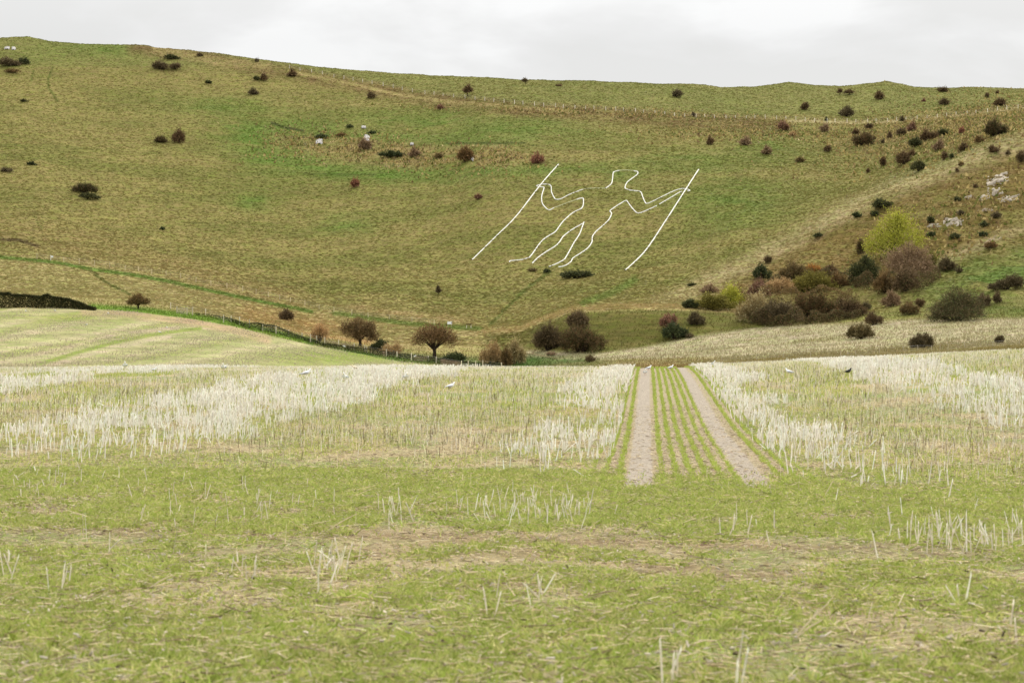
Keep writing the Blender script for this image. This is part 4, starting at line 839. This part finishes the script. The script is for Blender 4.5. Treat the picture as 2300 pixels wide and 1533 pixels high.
pr = np.clip(.08 + 1.7 * sstep(.36, .58, nn_) * (.35 + n2_ * 1.1) + .9 * strip_g - 1.1 * soil, .03, 1) * np.where(d > head(x) + 1, .3, 1) * np.where(((np.abs(x - .0762 * d + .14) < .27) | (np.abs(x - .0762 * d - 1.87) < .26)) & (d > 29.0 + g.normal(0, .7, len(x))), .04, 1); k_ = g.random(len(x)) < pr; 
x, d = x[k_], d[k_]; n = len(x); h = g.uniform(.028, .085, n) * np.where(d > 20, 1.2, 1); w = g.uniform(.006, .012, n) * (1 + d / 26)
gc = np.array([.30, .385, .062]); yc_ = np.array([.62, .56, .24]); t = (g.random((n, 1)) ** 1.8) * .95; cols = (gc * (1 - t) + yc_ * t) * g.uniform(.75, 1.2, (n, 1))
blades(x, d, h, w, cols, g, 'young_grass', M_GRASS, 'patchy young green grass over the near headland', .7)
x, d = area(520000, 27, 113, g, 1.6); d2 = np.sqrt(g.uniform(27.**2, 110.**2, 70000)); x2 = g.uniform(-1.0, 2.9, 70000) + .0762 * d2; x = np.r_[x, x2]; d = np.r_[d, d2]; r = x - .0762 * d; ln_ = lanes(r) | ((r > -1.0) & (r < 2.9)); rs = np.round(r / .262) * .262; x = np.where(ln_, x + rs - r + g.normal(0, .022, len(r)), x); r = x - .0762 * d
trk_ = (np.abs(r + .14) < .30) | (np.abs(r - 1.87) < .28); nn_ = fbm(x / 1.5, d / 4, 3); hd = head(x)
rowk = fbm(rs * 9.7, d / 6, 2)
pr = np.where(ln_, .55 + .4 * sstep(.3, .6, rowk), .55 * sstep(.30, .58, nn_)) * np.where(trk_ & (d > 29.5), 0, 1) * sstep(24, 34, d) * np.where(ln_, 1, .95); k_ = g.random(len(x)) < pr; x, d, ln_ = x[k_], d[k_], ln_[k_]; n = len(x)
h = g.uniform(.05, .12, n); w = g.uniform(.014, .030, n) * np.where(ln_, .75, 1 + .4 * (d > 60)); t = g.random((n, 1)) * np.where(ln_, .30, .95)[:, None]; cols = (gc * (1 - t) + yc_ * t) * np.where(ln_, 1.12, 1)[:, None] * g.uniform(.8, 1.2, (n, 1))
blades(x, d, h, w, cols, g, 'crop_seedlings', M_GRASS, 'green crop seedlings in rows between the wheel tracks and under the stubble', .5)
# stubble on the far left field
ii = np.where(isf2.ravel())[0]; pick = g.choice(ii, 110000); x = X.ravel()[pick] + g.uniform(-.2, .2, 110000); d = DD.ravel()[pick] + g.uniform(-.6, .6, 110000)
r2_ = x - .06 * (d - 200) + .00045 * (d - 235) ** 2; x = x + np.round(r2_ / .55) * .55 - r2_; k_ = g.random(len(x)) < .12 + .6 * sstep(.1, .9, np.sin(r2_ / 1.9 + 1.0) * .5 + .5); x, d = x[k_], d[k_]; n = len(x)
P = np.stack([x, d, zat(x, d) - .02], 1); Dv = np.stack([g.normal(0, .12, n), g.normal(0, .12, n), np.ones(n)], 1)
prisms(P, Dv, g.uniform(.12, .28, n), g.uniform(.014, .03, n), np.array([.62, .55, .40]) * g.uniform(.7, 1.2, (n, 1)), g, 'far_stubble', M_STRAW, 'short pale stubble rows over the sloping left field')
m_ = np.zeros(PX.shape)
for b_ in [(650,325,70,30),(760,318,110,28,6),(880,345,130,30,8),(1010,358,130,26,4),(1120,348,90,18),(1700,300,200,16),(2100,300,200,50,-10),(2150,500,160,60,-20),(1350,255,320,10,2)]: m_ += blob(*b_)
m_ *= sstep(.30, .5, bn2) * (DD > 300); pk = m_.ravel() / m_.sum(); pick = g.choice(len(pk), 16000, p=pk); x = X.ravel()[pick] + g.normal(0, .3, 16000); d = DD.ravel()[pick] + g.normal(0, .3, 16000)
kc = np.array([alb(176, 156, 98, 1.5), alb(120, 126, 60, 1.3), alb(140, 116, 78, 1.3), alb(196, 176, 122, 1.5)])[g.choice(4, 16000, p=[.4, .25, .2, .15])] * g.uniform(.7, 1.2, (16000, 1))
blades(x, d, g.uniform(.4, 1.0, 16000), g.uniform(.3, .9, 16000), kc, g, 'tall_tussocks', M_GRASS, 'tall straw coloured tussocks in the rough patches of the hill', .5)
# rough grass over the hill and the pale meadow
cellp = (~isf2) & (DD > 150) & (DD < 880) & (PX > -400) & (PX < 2700)
jj = np.where(cellp.ravel())[0]; pick = g.choice(jj, 300000); x = X.ravel()[pick] + g.normal(0, .4, len(pick)); d = DD.ravel()[pick] + g.normal(0, .6, len(pick)); cN = C.reshape(-1, 3)[pick]; n = len(x)
mead_k = d < 345; h = np.where(mead_k, g.uniform(.15, .45, n), g.uniform(.08, .26, n)); w = np.where(mead_k, g.uniform(.06, .18, n), g.uniform(.4, 1.3, n)); 
cols = cN * np.where(mead_k[:, None], g.uniform(1.0, 1.35, (n, 1)), g.uniform(.95, 1.35, (n, 1))) * np.where(g.random((n, 1)) < .35, [[1.12, 1.02, 1.15]], [[1., 1., 1.]])
blades(x, d, h, w, cols, g, 'rough_grass', M_GRASS, 'coarse grass tussocks over the hill and the pale meadow', .6, ang=.35)
